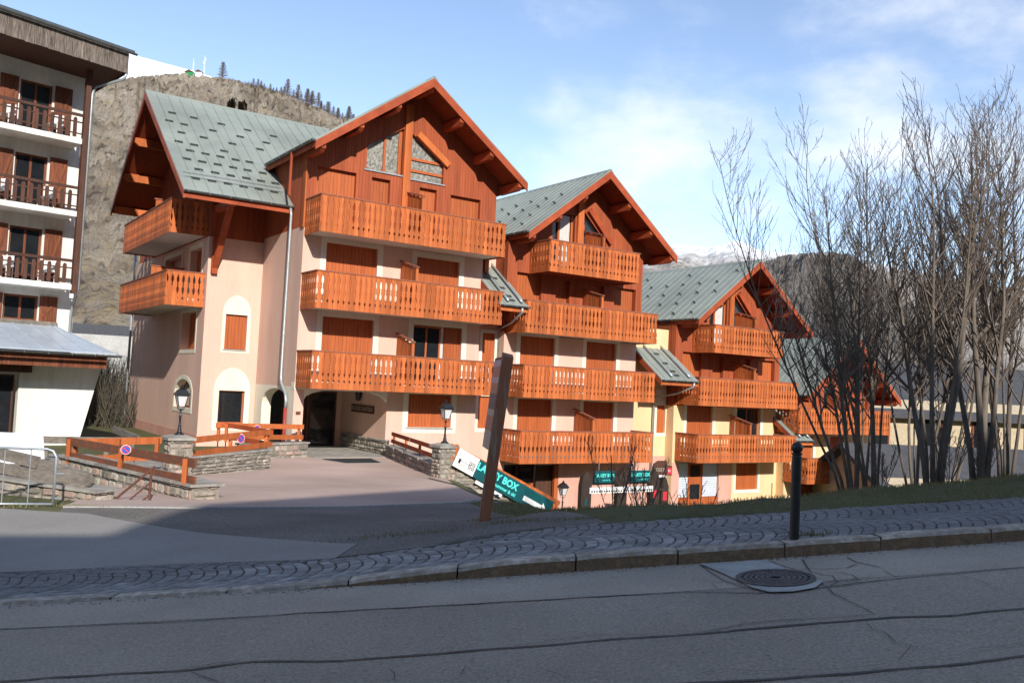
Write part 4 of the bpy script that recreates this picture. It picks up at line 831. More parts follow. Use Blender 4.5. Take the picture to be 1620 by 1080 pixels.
def lantern(c, z0, label, sc_=.9, pole=.4):
    T = Thing('lantern', (c.x, c.y, z0), label, 'lamp', 'lanterns of the residence'); b = (c.x, c.y, z0); s = sc_
    T.part('base', MB().lathe([(.13*s, 0), (.13*s, .03*s), (.075*s, .06*s), (.055*s, .12*s), (.06*s, .15*s), (.035*s, .2*s), (.045*s, .25*s), (.03*s, .3*s), (.03*s, .3*s+pole*.4), (.045*s, .32*s+pole*.45), (.024*s, .34*s+pole*.5), (.022*s, .3*s+pole)], b, 12), 'black_iron', smooth=True)
    zb = z0+.3*s+pole
    for k in range(4):
        a0 = YAW+R(45)+k*math.pi/2; a1 = a0+math.pi/2; r0, r1 = .115*s, .205*s
        p0 = [(c.x+r0*math.cos(a), c.y+r0*math.sin(a), zb+.06*s) for a in (a0, a1)]; p1 = [(c.x+r1*math.cos(a), c.y+r1*math.sin(a), zb+.37*s) for a in (a1, a0)]
        mb = MB().quad(*p0, *p1); T.part('pane', mb, 'lamp_glass')
        T.part('bar', MB().tube([(c.x+r0*1.02*math.cos(a0), c.y+r0*1.02*math.sin(a0), zb+.05*s), (c.x+r1*1.02*math.cos(a0), c.y+r1*1.02*math.sin(a0), zb+.38*s)], .012*s, 5), 'black_iron')
        T.part('scroll', MB().tube([(c.x+.02*math.cos(a0), c.y+.02*math.sin(a0), zb-.06*s), (c.x+.1*s*math.cos(a0), c.y+.1*s*math.sin(a0), zb-.02*s), (c.x+r0*math.cos(a0), c.y+r0*math.sin(a0), zb+.06*s)], .009*s, 5), 'black_iron')
    T.part('lantern_floor', MB().lathe([(.125*s, .045*s), (.125*s, .062*s)], (c.x, c.y, zb), 4, rot=YAW+R(45)), 'black_iron')
    T.part('lantern_roof', MB().lathe([(.262*s, .365*s), (.262*s, .40*s), (.185*s, .49*s), (.15*s, .53*s), (.06*s, .57*s)], (c.x, c.y, zb), 4, rot=YAW+R(45)), 'black_iron')
    T.part('finial', MB().lathe([(.06*s, .56*s), (.075*s, .585*s), (.03*s, .61*s), (.035*s, .64*s), (.005, .67*s)], (c.x, c.y, zb), 8), 'black_iron')
def fence(p, q, zb, tops, label, n=4, hs=.15, gap=.27, mat='wood', th=.045, post_w=.085, over=.15, front=1, iron=True, pmat='wood', pbot=None, rails=2, grp='two-rail timber fences'):
    """timber fence p->q (ground points), tops = rail top heights at p and q"""
    p = Vector((p[0], p[1], 0)); q = Vector((q[0], q[1], 0)); d = (q-p).normalized(); nr = Vector((d.y, -d.x, 0))*front; T = Thing('timber_fence', (p.x, p.y, zb[0]), label, 'fence', grp)
    for k in range(rails):
        a = p-d*over+nr*.055+Vector((0, 0, tops[0]-hs/2-k*gap)); b = q+d*over+nr*.055+Vector((0, 0, tops[1]-hs/2-k*gap)); T.part('rail', MB().beam(a, b, th, hs), mat)
    for i in range(n):
        s = i/(n-1); c = lerp(p, q, s); z0 = lerp(zb[0], zb[1], s); zt = lerp(tops[0], tops[1], s)+(-.02)
        pb = z0+.12 if iron else z0
        T.part('post', MB().box(c.x-post_w/2, c.x+post_w/2, c.y-post_w/2, c.y+post_w/2, min(pb, zt-gap-hs+.02) if iron else pb, zt), pmat)
        if iron: T.part('foot', MB().tube([(c.x, c.y, z0-.05), (c.x, c.y, zt-gap-hs+.05)], .02, 6), 'black_iron')
    return T
def noparking(c, r, nrm, label):
    nrm = Vector(nrm).normalized(); T = Thing('no_parking_sign', tuple(c), label, 'sign', 'no-parking discs on the fences'); ex = Vector((0, 0, 1)).cross(nrm).normalized(); ey = nrm.cross(ex)
    def disc(r0, r1, d0, n=28):
        mb = MB()
        for rr_, dd in ((r1, d0), (r1, d0+.004)):
            for k in range(n): a = 2*math.pi*k/n; mb.v.append(tuple(Vector(c)+ex*rr_*math.cos(a)+ey*rr_*math.sin(a)+nrm*dd))
        mb.f = [tuple(range(n-1, -1, -1)), tuple(range(n, 2*n))]+[(k, (k+1) % n, n+(k+1) % n, n+k) for k in range(n)]; return mb
    T.part('rim', disc(0, r, 0), 'white_paint'); T.part('ring', disc(0, r*.9, .005), 'sign_red'); T.part('field', disc(0, r*.68, .01), 'sign_blue')
    a = Vector(c)+nrm*.0165; T.part('bar', MB().beam(a+(ey-ex)*r*.46, a+(ex-ey)*r*.46, .004, r*.22, up=nrm.cross((ex-ey))), 'sign_red')

zl = -1.07
stone_wall('stone_wall', RW(15.0, 34.2)[:2], RW(14.98, 30.1)[:2], zl, -.5, -.5, .12, 'low rubble wall inside the shaded porch', 'f', seed=1)
stone_wall('stone_wall', RW(14.75, 29.6)[:2], RW(13.1, 23.25)[:2], zl, -.62, -.66, .4, 'rubble wall along the driveway carrying the dark red fence', 'f', ('stone', 'stone_pink', 'stone_pink'), seed=5)
fence(RW(14.9, 29.3), RW(13.35, 23.5), (-.56, -.6), (-.09, -.10), 'dark red two-rail fence above the driveway wall', 4, .13, .26, 'wood_fascia', front=1)
cR = RW(13.3, 22.9); zt_ = pillar(cR, .52, zl, -.12, 'square stone pillar at the corner by the key sign', 20); lantern(cR, zt_, 'black lantern on the pillar next to the key sign')
cL = RW(5.95, 23.7); zt_ = pillar(cL, .56, zl, .0, 'square stone pillar between two orange fences', 30); lantern(cL, zt_, 'black lantern on the pillar between the orange fences')
stone_wall('stone_wall', RW(6.3, 23.9)[:2], RW(9.1, 25.75)[:2], zl, -.5, -.46, .4, 'grey rubble planter wall right of the fenced pillar', 'fe', seed=40)
stone_wall('stone_wall', RW(9.35, 28.7)[:2], RW(11.8, 29.7)[:2], zl, -.55, -.55, .5, 'pale rubble planter wall beside the porch entrance', 'fe', ('stone', 'stone_pink', 'stone'), seed=50)
fence(RW(6.35, 24.1), RW(9.0, 25.95), (-.44, -.4), (.04, .16), 'orange fence on the planter wall right of the pillar', 3, .16, .36)
fence(RW(8.3, 28.35), RW(11.5, 29.85), (-.5, -.5), (.20, .10), 'orange fence in front of the arched porch', 3, .16, .36)
fence(RW(9.1, 26.1), RW(8.5, 28.2), (-.4, -.5), (.14, .2), 'short dark return fence joining the two orange fences', 2, .14, .36, 'wood_fascia')
fence((-8.75, 22.55), (-9.9, 20.7), (-.35, -.35), (.07, .08), 'orange fence running from the pillar to the weathered front fence', 3, .17, .40)
fence((-5.95, 16.75), (-10.0, 20.6), (-.28, -.3), (.15, .10), 'weathered brown fence with orange posts on the terrace wall', 3, .17, .33, 'worn_orange', over=.3, front=1)
noparking(RW(8.0, 25.15, -.06), .13, RW(.35, -1, 0), 'no-parking disc on the fence beside the stone pillar'); noparking(RW(9.7, 28.9, -.02), .14, RW(.3, -1, 0), 'no-parking disc on the fence before the porch')
noparking(Vector((-7.75, 18.35, .1)), .1, (.4, -1, 0), 'no-parking disc on the orange fence, half hidden by the weathered fence'); noparking(RW(13.95, 26.3, -.22), .13, (-.95, -.1, 0), 'no-parking disc on the dark red fence, seen edge-on')
# front left terrace and steps
mb = MB(); P = [(-5.75, 16.6), (-10.4, 21.0), (-9.2, 22.3), (-8.7, 22.9), (-5.25, 17.15)]
stone_wall('stone_wall', (-10.4, 21.0), (-5.75, 16.6), -1.35, -.37, -.37, .55, 'terrace wall of mixed stones below the weathered fence', 'fe', ('stone', 'stone', 'stone_pink'), seed=60, over=.07)
stone_wall('stone_wall', (-9.6, 16.45), (-7.05, 15.55), -1.2, -.35, -.42, .45, 'low broken stone wall behind the steel barrier', 'fe', ('stone_pink', 'stone', 'stone'), seed=70, over=.06)
single('terrace_floor', MB().prism_z([(-14, 16.9), (-10.0, 17.5), (-7.2, 16.3), (-6.2, 16.8), (-10.2, 20.7), (-9, 22.5), (-9, 26), (-16, 27)], -1.3, -.86), 'flagstone', 'paved terrace floor behind the stone walls', 'terrace')
T = Thing('handrail', (-6.35, 16.25, -.7), 'rusty pipe handrail beside the terrace steps', 'handrail')
a, b = Vector((-6.3, 16.05, -.02)), Vector((-7.15, 15.95, -.82))
T.part('post', MB().tube([(-6.3, 16.05, -.8), (-6.3, 16.05, -.0)], .024, 8), 'rust'); T.part('top_rail', MB().tube([a+Vector((.06, 0, .05)), a, b], .022, 8), 'rust')
for k in (.2, .4): T.part('lower_rail', MB().tube([a-Vector((0, 0, k*1.15)), lerp(a, b, 1-k*.55)-Vector((0, 0, k*.55+.12))], .016, 8), 'rust')
T.part('post', MB().tube([(-6.98, 15.97, -.9), (-6.98, 15.97, -.62)], .02, 8), 'rust')
def planks(pts, label, seed):
    T = Thing('plank_fence', tuple(pts[0][0]), label, 'fence')
    for a, b, w_, h_ in pts[1:]: T.part('plank', MB().beam(a, b, w_, h_), 'grey_plank')
    return T
planks([((-9.6, 16.6, -.3), 0), ((-10.2, 17.1, .13), (-8.45, 16.3, -.02), .09, .2), ((-8.4, 16.28, -.06), (-7.25, 15.75, -.22), .1, .22), ((-10.2, 17.05, -.12), (-8.6, 16.3, -.23), .09, .18), ((-8.6, 16.28, -.24), (-7.3, 15.72, -.38), .1, .22),
        ((-8.9, 16.5, -.5), (-8.9, 16.5, .05), .1, .1), ((-7.6, 15.95, -.55), (-7.6, 15.95, -.15), .1, .1)], 'broken grey plank fence on the low stone wall', 1)
planks([((-14.5, 24.2, -.9), 0), ((-15.5, 24.1, -.3), (-12.3, 24.6, -.29), .07, .19), ((-12.3, 24.6, -.29), (-10.3, 25.2, -.26), .07, .19), ((-15.5, 24.1, -.68), (-12.5, 24.6, -.68), .07, .17), ((-10.35, 25.3, -.22), (-11.9, 27.2, -.1), .07, .2)]
       + [((x, lerp(24.1, 25.15, (x+15.5)/5.2)+.05, -1), (x, lerp(24.1, 25.15, (x+15.5)/5.2)+.05, -.2), .12, .1) for x in (-14.4, -13.4, -12.0, -11.1, -10.45)], 'grey weathered plank railing along the hotel terrace', 2)
T = Thing('crowd_barrier', (-7.3, 14.45, -.5), 'galvanised steel crowd barrier in front of the stone wall', 'barrier')
e = Vector((-1, -.22, 0)).normalized(); o_ = Vector((-7.28, 14.6, 0)); q = lambda s, z: tuple(o_+e*s+Vector((0, 0, z)))
T.part('frame', MB().tube([q(2.3, .39), q(.14, .39), q(.05, .36), q(.0, .27), q(0, -.5)], .021, 10), 'steel', smooth=True); T.part('bottom_rail', MB().tube([q(2.3, -.52), q(0, -.49)], .019, 8), 'steel', smooth=True)
for s in (.38, .76, 1.14, 1.52, 1.9): T.part('bar', MB().tube([q(s, .38), q(s, -.5)], .009, 6), 'steel')
T.part('foot', MB().tube([q(.25, -.66), q(.1, -.6), q(-.02, -.6), q(-.1, -.58)], .022, 6), 'steel'); T.part('hook', MB().tube([q(0, .0), q(-.14, .0)], .012, 6), 'steel'); T.part('hook', MB().tube([q(0, -.4), q(-.12, -.4)], .012, 6), 'steel')
single('sheet_panel', MB().hexa([(-12.9, 21.9, -.7), (-11.3, 22.1, -.7), (-11.3, 22.13, -.7), (-12.9, 21.93, -.7)], [(-13.25, 22.3, .02), (-11.6, 22.5, .02), (-11.6, 22.53, .02), (-13.25, 22.33, .02)]), 'white_paint', 'white sheet panel leaning behind the terrace railing', 'panel')
for i, (x, y, r_, h_) in enumerate(((-11.1, 22.6, .22, .5), (-10.7, 21.6, .34, .16))):
    single('metal_tub', MB().lathe([(r_*.92, 0), (r_, h_), (r_*1.05, h_), (r_*1.05, h_-.04), (r_*.9, h_-.05)], (0, 0, 0), 20), 'zinc', ('tall grey metal tub on the terrace', 'flat grey metal tub on the terrace')[i], 'tub', base=(x, y, -.86))

# ramp wall and key sign right of the pillar
stone_wall('stone_wall', RW(13.55, 22.62)[:2], RW(16.6, 22.62)[:2], -3.2, -.66, -2.2, .3, 'sloping stone wall under the key sign', 'f', seed=80)
T = Thing('key_sign', tuple(RW(13.5, 22.5, -1)), 'long teal and white sign board with a key emblem, sloping down the ramp', 'sign')
T.root.rotation_euler = (0, 0, YAW); T.o = (13.5, 22.5, -1); T.yaw = YAW
sa = math.atan(-.478); ex = Vector((math.cos(sa), 0, math.sin(sa))); ey = Vector((-math.sin(sa), 0, math.cos(sa))); tl = Vector((13.58, 22.48, -.09)); S = lambda a, b, o=0: tl+ex*a-ey*b+Vector((0, -o, 0))
HS = .56
T.part('white_panel', MB().hexa([S(0, 0), S(.78, 0), S(.78, HS), S(0, HS)], [S(0, 0, .02), S(.78, 0, .02), S(.78, HS, .02), S(0, HS, .02)]), 'white_paint'); T.part('teal_panel', MB().hexa([S(.781, 0), S(3.9, 0), S(3.9, HS), S(.781, HS)], [S(.781, 0, .02), S(3.9, 0, .02), S(3.9, HS, .02), S(.781, HS, .02)]), 'teal')
def T_text(s, size, a, b, mat, bold=.0): T.part('lettering', place(text_mb(s, size, .003, bold), S(a, b, .026), ex, ey), mat, fixn=False)
T_text('LA KEY BOX', .29, 1.6, .2, 'cyan_paint', .012); T_text('summer & ski', .15, 2.02, .43, 'cyan_paint', .004)
T.part('arrow', MB().hexa([S(2.75, .28, .02), S(3.5, .28, .02), S(3.5, .43, .02), S(2.75, .43, .02)], [S(2.75, .28, .026), S(3.5, .28, .026), S(3.5, .43, .026), S(2.75, .43, .026)]), 'white_paint'); T.part('arrow_head', MB().hexa([S(3.52, .2, .02), S(3.72, .36, .02), S(3.52, .5, .02)], [S(3.52, .2, .026), S(3.72, .36, .026), S(3.52, .5, .026)]), 'white_paint')
mb = MB().beam(S(.2, .31, .024), S(.55, .31, .024), .006, .022, up=(0, -1, 0)); mb.hexa([S(.12, .27, .02), S(.2, .27, .02), S(.2, .4, .02), S(.12, .4, .02)], [S(.12, .27, .027), S(.2, .27, .027), S(.2, .4, .027), S(.12, .4, .027)])
T.part('key_emblem', mb, 'black_paint')
for dx, dy in ((-.06, -.06), (.06, -.06), (-.06, .06), (.06, .06)):
    T.part('key_emblem', MB().tube([S(.61+dx+.05*math.cos(a), .31+dy+.05*math.sin(a), .024) for a in [2*math.pi*k/4+.78 for k in range(5)]], .013, 4), 'black_paint')
for b_, l_ in ((.42, .26), (.46, .2)): T.part('lettering', MB().beam(S(.12, b_, .024), S(.12+l_, b_, .024), .004, .02, up=(0, -1, 0)), 'black_paint')
T.part('white_strip', MB().hexa([S(.95, HS+.03), S(2.0, HS+.03), S(2.0, HS+.13), S(.95, HS+.13)], [S(.95, HS+.03, .02), S(2.0, HS+.03, .02), S(2.0, HS+.13, .02), S(.95, HS+.13, .02)]), 'white_paint')
fence(RW(13.55, 22.6), RW(17.3, 22.6), (-.7, -2.45), (.02, -1.78), 'sloping orange fence that carries the key sign', 4, .14, .34, 'wood', front=-1)

# driveway mats, drain cover
for i, (P4, lb) in enumerate((([(11.95, 28.7), (13.75, 28.75), (13.45, 27.35), (12.2, 27.3)], 'dark rubber mat on the driveway before the porch'), ([(12.62, 22.55), (13.9, 22.3), (13.75, 21.3), (12.55, 20.9)], 'dark rubber mat at the foot of the corner pillar'))):
    pts = [RW(*q) for q in P4]; cc = sum(pts, Vector())/4
    tt = Thing('door_mat', (cc.x, cc.y, -1.0), lb, 'mat'); tt.part('mat', MB().hexa([(p.x, p.y, gz(p.x, p.y)+.05) for p in pts], [(p.x, p.y, gz(p.x, p.y)+.066) for p in pts]), 'mat_rubber')
    q = [cc+(p-cc)*1.1 for p in pts]; tt.part('edging', MB().hexa([(p.x, p.y, gz(p.x, p.y)+.041) for p in q], [(p.x, p.y, gz(p.x, p.y)+.048) for p in q]), 'concrete_line')
cc = RW(10.5, 24.95); single('manhole_cover', MB().lathe([(.36, 0), (.36, .012), (.3, .016), (.01, .016)], (0, 0, 0), 24), 'rust', 'rusty round cover in the red driveway', 'cover', base=(cc.x, cc.y, gz(cc.x, cc.y)+.04))

# house sign inside the porch
T = Thing('house_sign', tuple(RW(15.08, 32.5, .45)), 'dark wooden name board on the porch wall', 'sign', yaw=0); T.root.rotation_euler = (0, 0, YAW); T.o = (15.08, 32.5, .45)
T.part('board', MB().box(15.04, 15.083, 31.45, 33.5, .46, .76), 'dark_wood'); T.part('lettering', place(text_mb('ROCHE CHATEAU', .24, .003), (15.035, 32.48, .61), (0, -1, 0), (0, 0, 1)), 'tan_paint', fixn=False)

# leaning post with poster panel
bx, by = -.25, 11.95; bz = gz(bx, by); T = Thing('leaning_post', (bx, by, bz), 'leaning brown timber post in the gravel holding a narrow poster panel', 'post')
tp = Vector((-.04, 11.98, bz+2.24)); b0 = Vector((-.26, 11.95, bz-.1)); ay_ = Vector((.25, 1, 0)).normalized()
T.part('timber', MB().hexa([b0+Vector((-.072, -.07, 0)), b0+Vector((.072, -.05, 0)), b0+Vector((.06, .08, 0)), b0+Vector((-.085, .06, 0))], [tp+Vector((-.072, -.07, -.02)), tp+Vector((.072, -.05, -.05)), tp+Vector((.06, .08, 0)), tp+Vector((-.085, .06, .03))]), 'post_timber')
pa = lerp(b0, tp, .45)+Vector((-.076, .0, 0)); pb = lerp(b0, tp, .985)+Vector((-.076, .0, 0)); bk = Vector((-.11, .8, 0))
T.part('panel', MB().hexa([pa, pa+bk, pa+bk+Vector((.03, .01, 0)), pa+Vector((.03, .01, 0))], [pb, pb+bk, pb+bk+Vector((.03, .01, 0)), pb+Vector((.03, .01, 0))]), 'brown_wood')
BANDS = [(0, .2, 'poster_tan'), (.2, .36, 'poster_red'), (.36, .43, 'poster_tan'), (.43, .6, 'blue_dark'), (.6, .72, 'poster_red'), (.72, .78, 'poster_mauve'), (.78, .9, 'poster_red'), (.9, .97, 'poster_mauve')]
pm('poster_tan', (.5, .40, .33), (.36, .25, .2), 6, .5, contrast=.5); pm('blue_dark', (.07, .08, .11), (.03, .03, .04), 9, .5, contrast=.5); pm('poster_red', (.46, .15, .10), (.36, .14, .13), 5, .5, contrast=.5); pm('poster_mauve', (.44, .31, .38), (.50, .36, .34), 5, .5, contrast=.5)
for s0, s1, mt in BANDS:
    a, b = lerp(pa, pb, s0), lerp(pa, pb, s1); o1 = Vector((-.006, -.002, 0)); T.part('poster', MB().quad(a+o1, b+o1, b+bk*.96+o1, a+bk*.96+o1), mt)
for k in (.16, .2): T.part('bolt', MB().tube([lerp(b0, tp, k)+Vector((.08, 0, 0)), lerp(b0, tp, k)+Vector((.14, 0, 0))], .012, 6), 'steel')

# ------------------------------------------------------------------ hotel on the left
YL = R(43.5); KA = Matrix.Rotation(-YL, 3, 'Z') @ Vector((-16.156, 32.761, 0)); ka, kb = KA.x, KA.y
H = Thing('hotel_building', (ka-4, kb+1.2, -1), 'white hotel with brown shutters and dark slatted balconies under a weathered eave', 'building', None, YL)
X = lambda a: ka+a; Y = lambda b: kb+b
bays = [-1.4, -5.0, -8.6]
hol = []
for k, zf in enumerate((10.12, 7.42, 4.72)):
    for bc in bays: hol.append((X(bc-.55), X(bc+.55), zf+.02, zf+2.03))
for bc in bays: hol.append((X(bc-.58), X(bc+.58), 3.32, 4.26))
wall(H, 'wall', X(-12), X(.42), -1.2, 13.0, Y(1.2), hol, 'stucco_white', depth=.2)
H.part('wall', MB().box(X(-12), X(.419), Y(1.201), Y(14), -1.2, 13), 'stucco_white') if False else None
wall(H, 'wall', Y(1.2), Y(14), -1.2, 13.0, X(.42), [], 'stucco_white', 'u')
for i, h in enumerate(hol): glazing(H, h[0], h[1], h[2], h[3], Y(1.3), mull=1, frame='brown_wood', fw=.08)
for k, zf in enumerate((10.12, 7.42, 4.72, 3.3)):
    for bc in bays:
        z0_, z1_ = (zf+.03, zf+2.05) if k < 3 else (3.3, 4.27)
        for s in (-1, 1):
            a0 = bc+s*.62 if s > 0 else bc-1.22; sh = shutter(H, X(a0), X(a0+.6), z0_, z1_, Y(1.12), mat='brown_wood', bw=.15)
            H.part('brace', MB().beam((X(a0+.08), Y(1.105), z0_+.2), (X(a0+.52), Y(1.105), z1_-.2), .02, .09), 'brown_wood', sh)
for zf in (10.12, 7.42, 4.72):
    sl_ = H.part('balcony', MB().box(X(-12), X(-.08), Y(0), Y(1.2), zf-.2, zf), 'stucco_white')
    H.part('handrail', MB().box(X(-12), X(-.1), Y(.0), Y(.08), zf+.82, zf+.92), 'dark_wood', sl_)
    for zz_ in (.16, .58): H.part('batten', MB().box(X(-12), X(-.1), Y(.05), Y(.08), zf+zz_, zf+zz_+.05), 'dark_wood', sl_)
    bme = mesh_data('baluster', MB().prism_v([(-.065, .04), (.065, .04), (.065, .70), (.03, .76), (-.03, .76), (-.065, .70)], 0, .03), 'dark_wood'); a = -.35
    while a > -6: H.inst('baluster', bme, (X(a), Y(.015), zf), sl_); a -= .26
    for a in (-2.4, -3.2, -1.0):      # white garden chair on each balcony
        pass
H.part('corner_post', MB().box(X(-.06), X(.12), Y(-.02), Y(.2), 4.4, 12.75), 'dark_wood')
pipe(H, [(X(1.0), Y(-1.0), 12.7), (X(.95), Y(-.9), 12.45), (X(.3), Y(.12), 12.2), (X(.2), Y(.14), 11.9), (X(.2), Y(.14), 4.6), (X(.3), Y(.9), 4.1), (X(.3), Y(1.08), 3.7), (X(.3), Y(1.08), -1)], .055)
mb = MB().hexa([(X(-12), Y(-1.1), 14.2), (X(1.2), Y(-1.1), 13.42), (X(1.2), Y(8), 16.3), (X(-12), Y(8), 17)], [(X(-12), Y(-1.1), 14.32), (X(1.2), Y(-1.1), 13.54), (X(1.2), Y(8), 16.42), (X(-12), Y(8), 17.12)]); rf = H.part('roof', mb, 'gutter_dark')
mb = MB().hexa([(X(-12), Y(-1.0), 13.2), (X(1.0), Y(-1.0), 12.7), (X(1.0), Y(1.3), 12.7), (X(-12), Y(1.3), 13.2)], [(X(-12), Y(-1.0), 13.35), (X(1.0), Y(-1.0), 12.85), (X(1.0), Y(1.3), 12.85), (X(-12), Y(1.3), 13.35)]); H.part('soffit', mb, 'dark_wood')
H.part('soffit', MB().box(X(.43), X(.98), Y(1.31), Y(9), 12.7, 12.85), 'dark_wood')
a = 1.0; rr = random.Random(9)
while a > -8:
    w_ = rr.uniform(.17, .23); zt, zb_ = 13.40+(1-a)*.059, 12.66+(1-a)*.048
    H.part('fascia_board', MB().box(X(a-w_+.006), X(a), Y(-1.06), Y(-1.03), zb_-rr.uniform(0, .02), zt), 'weathered_wood'); a -= w_
a = 9.0; b_ = -1.0
for k in range(12): H.part('fascia_board', MB().box(X(1.001), X(1.03), Y(-1+.5*k), Y(-1+.5*k+.49), 12.66, 13.40), 'dark_wood')
gutter(H, (X(-12), Y(-1.2), 14.15), (X(1.25), Y(-1.2), 13.4), .07, brackets=False)
# annex with zinc lean-to roof
mb = MB().hexa([(X(-12), Y(-3), 2.2), (X(.6), Y(-3), 2.2), (X(-.2), Y(1.18), 3.17), (X(-12), Y(1.18), 3.17)], [(X(-12), Y(-3), 2.25), (X(.6), Y(-3), 2.25), (X(-.2), Y(1.18), 3.22), (X(-12), Y(1.18), 3.22)]); zr_ = H.part('annex_roof', mb, 'roof_zinc')
H.part('annex_roof_end', MB().hexa([(X(.6), Y(-3), 2.2), (X(1.1), Y(-2.6), 2.12), (X(.5), Y(1.3), 2.6), (X(-.2), Y(1.18), 3.17)], [(X(.6), Y(-3), 2.25), (X(1.1), Y(-2.6), 2.17), (X(.5), Y(1.3), 2.65), (X(-.2), Y(1.18), 3.22)]), 'roof_zinc')
for k in range(14):
    a = .2-k*.62; mb = MB().beam((X(a), Y(-3), 2.27), (X(min(a, -.25)), Y(1.18), 3.24), .03, .04); H.part('seam', mb, 'roof_zinc', zr_)
gutter(H, (X(-12), Y(-3.1), 2.17), (X(.75), Y(-3.1), 2.17), .07)
a = .44
while a > -5: H.part('fascia_board', MB().box(X(a-.115), X(a), Y(-2.62), Y(-2.59), 1.70, 2.12), 'brown_wood'); a -= .12
H.part('wall', MB().prism_v([(X(-1.9), -1.1), (X(.12), -1.1), (X(.80), 1.95), (X(-1.9), 1.95)], Y(-1.2), Y(-.9)), 'stucco_white'); H.part('wall', MB().box(X(-5.5), X(-1.9), Y(-.95), Y(-.9), 1.3, 2.2), 'stucco_white')
H.part('beam', MB().box(X(-9), X(-1.6), Y(-1.5), Y(-1.25), 1.45, 1.75), 'dark_wood'); glazing(H, X(-3.4), X(-2.0), -1, 1.35, Y(-1.0), mull=1, frame='dark_wood', fw=.06); glazing(H, X(-5.4), X(-3.45), -1, 1.35, Y(-1.0), mull=1, frame='dark_wood', fw=.06)
H.part('lintel', MB().box(X(-2.3), X(-.15), Y(1.05), Y(1.19), 3.18, 3.34), 'grey_plank')
# white garden chairs on the balconies
for i, (a, zf) in enumerate(((-2.5, 10.12), (-.9, 10.12), (-2.6, 7.42), (-1.0, 7.42), (-2.2, 4.72), (-.8, 4.72))):
    p = Matrix.Rotation(YL, 3, 'Z') @ Vector((X(a), Y(.55), zf)); t = Thing('garden_chair', tuple(p), 'white garden chair on the %s slatted hotel balcony, %s the corner post' % (('highest', 'middle', 'lowest')[i//2], ('away from', 'next to')[i % 2]), 'chair', 'garden chairs on the hotel balconies')
    x, y, z = p
    t.part('seat', MB().box(x-.22, x+.22, y-.2, y+.2, z+.4, z+.43), 'white_paint'); t.part('backrest', MB().box(x-.22, x+.22, y+.2, y+.23, z+.43, z+.85), 'white_paint')
    for sx in (-.2, .2):
        for sy in (-.18, .2): t.part('leg', MB().beam((x+sx, y+sy, z), (x+sx, y+sy, z+.4), .03, .03), 'white_paint')

# ------------------------------------------------------------------ chalet across the road (behind the viewpoint, its gable shades the road)
G = Thing('chalet_building', (11, -14, 0), 'tall gabled chalet on the other side of the road', 'building', GRP)
gxa, gza, gs = 11.4, 16.3, .57
G.part('wall', MB().prism_v([(4.55, -1), (24, -1), (24, gza-.3-gs*12.7), (gxa, gza-.3), (4.55, gza-.3-gs*6.75)], -9.5, -8.4), 'stucco_cream'); G.part('wall', MB().box(4.55, 24, -20, -19.7, -1, 8), 'stucco_cream'); G.part('wall', MB().box(4.55, 4.9, -19.7, -9.51, -1, 12), 'stucco_cream'); G.part('wall', MB().box(23.7, 24, -19.7, -9.51, -1, 8), 'stucco_cream')
for s_, ln in ((-1, 6.85), (1, 14)):
    e = gxa+s_*ln; G.part('roof', MB().prism_v([(gxa, gza), (e, gza-gs*ln), (e, gza-gs*ln-.25), (gxa, gza-.25)], -21, -8), 'roof_slate')
G2 = Thing('hotel_building', (-6, -14, 0), 'long flat-roofed hotel on the other side of the road', 'building')
G2.part('wall', MB().box(-24, 4.35, -20, -8.3, -3, 9.95), 'stucco_cream'); G2.part('roof', MB().box(-24.4, 4.4, -20.4, -8, 9.97, 10.28), 'roof_slate')
for z in (1.0, 3.7, 6.4):
    for x in range(-22, 3, 4): glazing(G2, x, x+1.4, z, z+1.5, -8.28, mull=1)
for z in (1.5, 4.3, 7.1, 9.9):
    for x in (6.5, 9, 12, 15, 19):
        if z < 9 or 7 < x < 17: glazing(G, x, x+1.2, z, z+1.5, -8.39, mull=1)
G.part('door', MB().box(9.2, 10.4, -8.39, -8.32, 1.0, 3.1), 'brown_wood')

G.root.location.x -= 1.3; G2.root.location.x -= 1.3
# ------------------------------------------------------------------ kiosk, lower lantern, small things below the bank
def zlow(u, v): p = RW(u, v); return gz(p.x, p.y)
K = Thing('ski_rack_kiosk', (22.6, 26, -3.7), 'dark timber rack with curved posts and two teal signs below the bank', 'kiosk', None, YAW)
kv = 26.0
for u_ in (21.2, 22.95, 24.65):
    pts = [(u_-.25, -3.8), (u_+.21, -3.8), (u_+.23, -1.75), (u_+.14, -1.38), (u_-.02, -1.2), (u_-.18, -1.4), (u_-.25, -1.75)]; K.part('post', MB().prism_v(pts, kv-.1, kv+.1), 'dark_timber')
K.part('beam', MB().box(21.05, 24.8, kv-.06, kv+.06, -1.75, -1.42), 'dark_timber'); K.part('rail', MB().box(21.1, 24.7, kv-.04, kv+.04, -2.72, -2.6), 'dark_timber'); K.part('rail', MB().box(21.1, 24.7, kv-.04, kv+.04, -3.3, -3.2), 'dark_timber')
K.part('rack_board', MB().box(21.33, 24.5, kv-.12, kv-.065, -2.05, -1.83), 'white_paint')
for i in range(26): K.part('peg', MB().box(21.4+i*.12, 21.45+i*.12, kv-.15, kv-.121, -2.0, -1.95), 'black_paint')
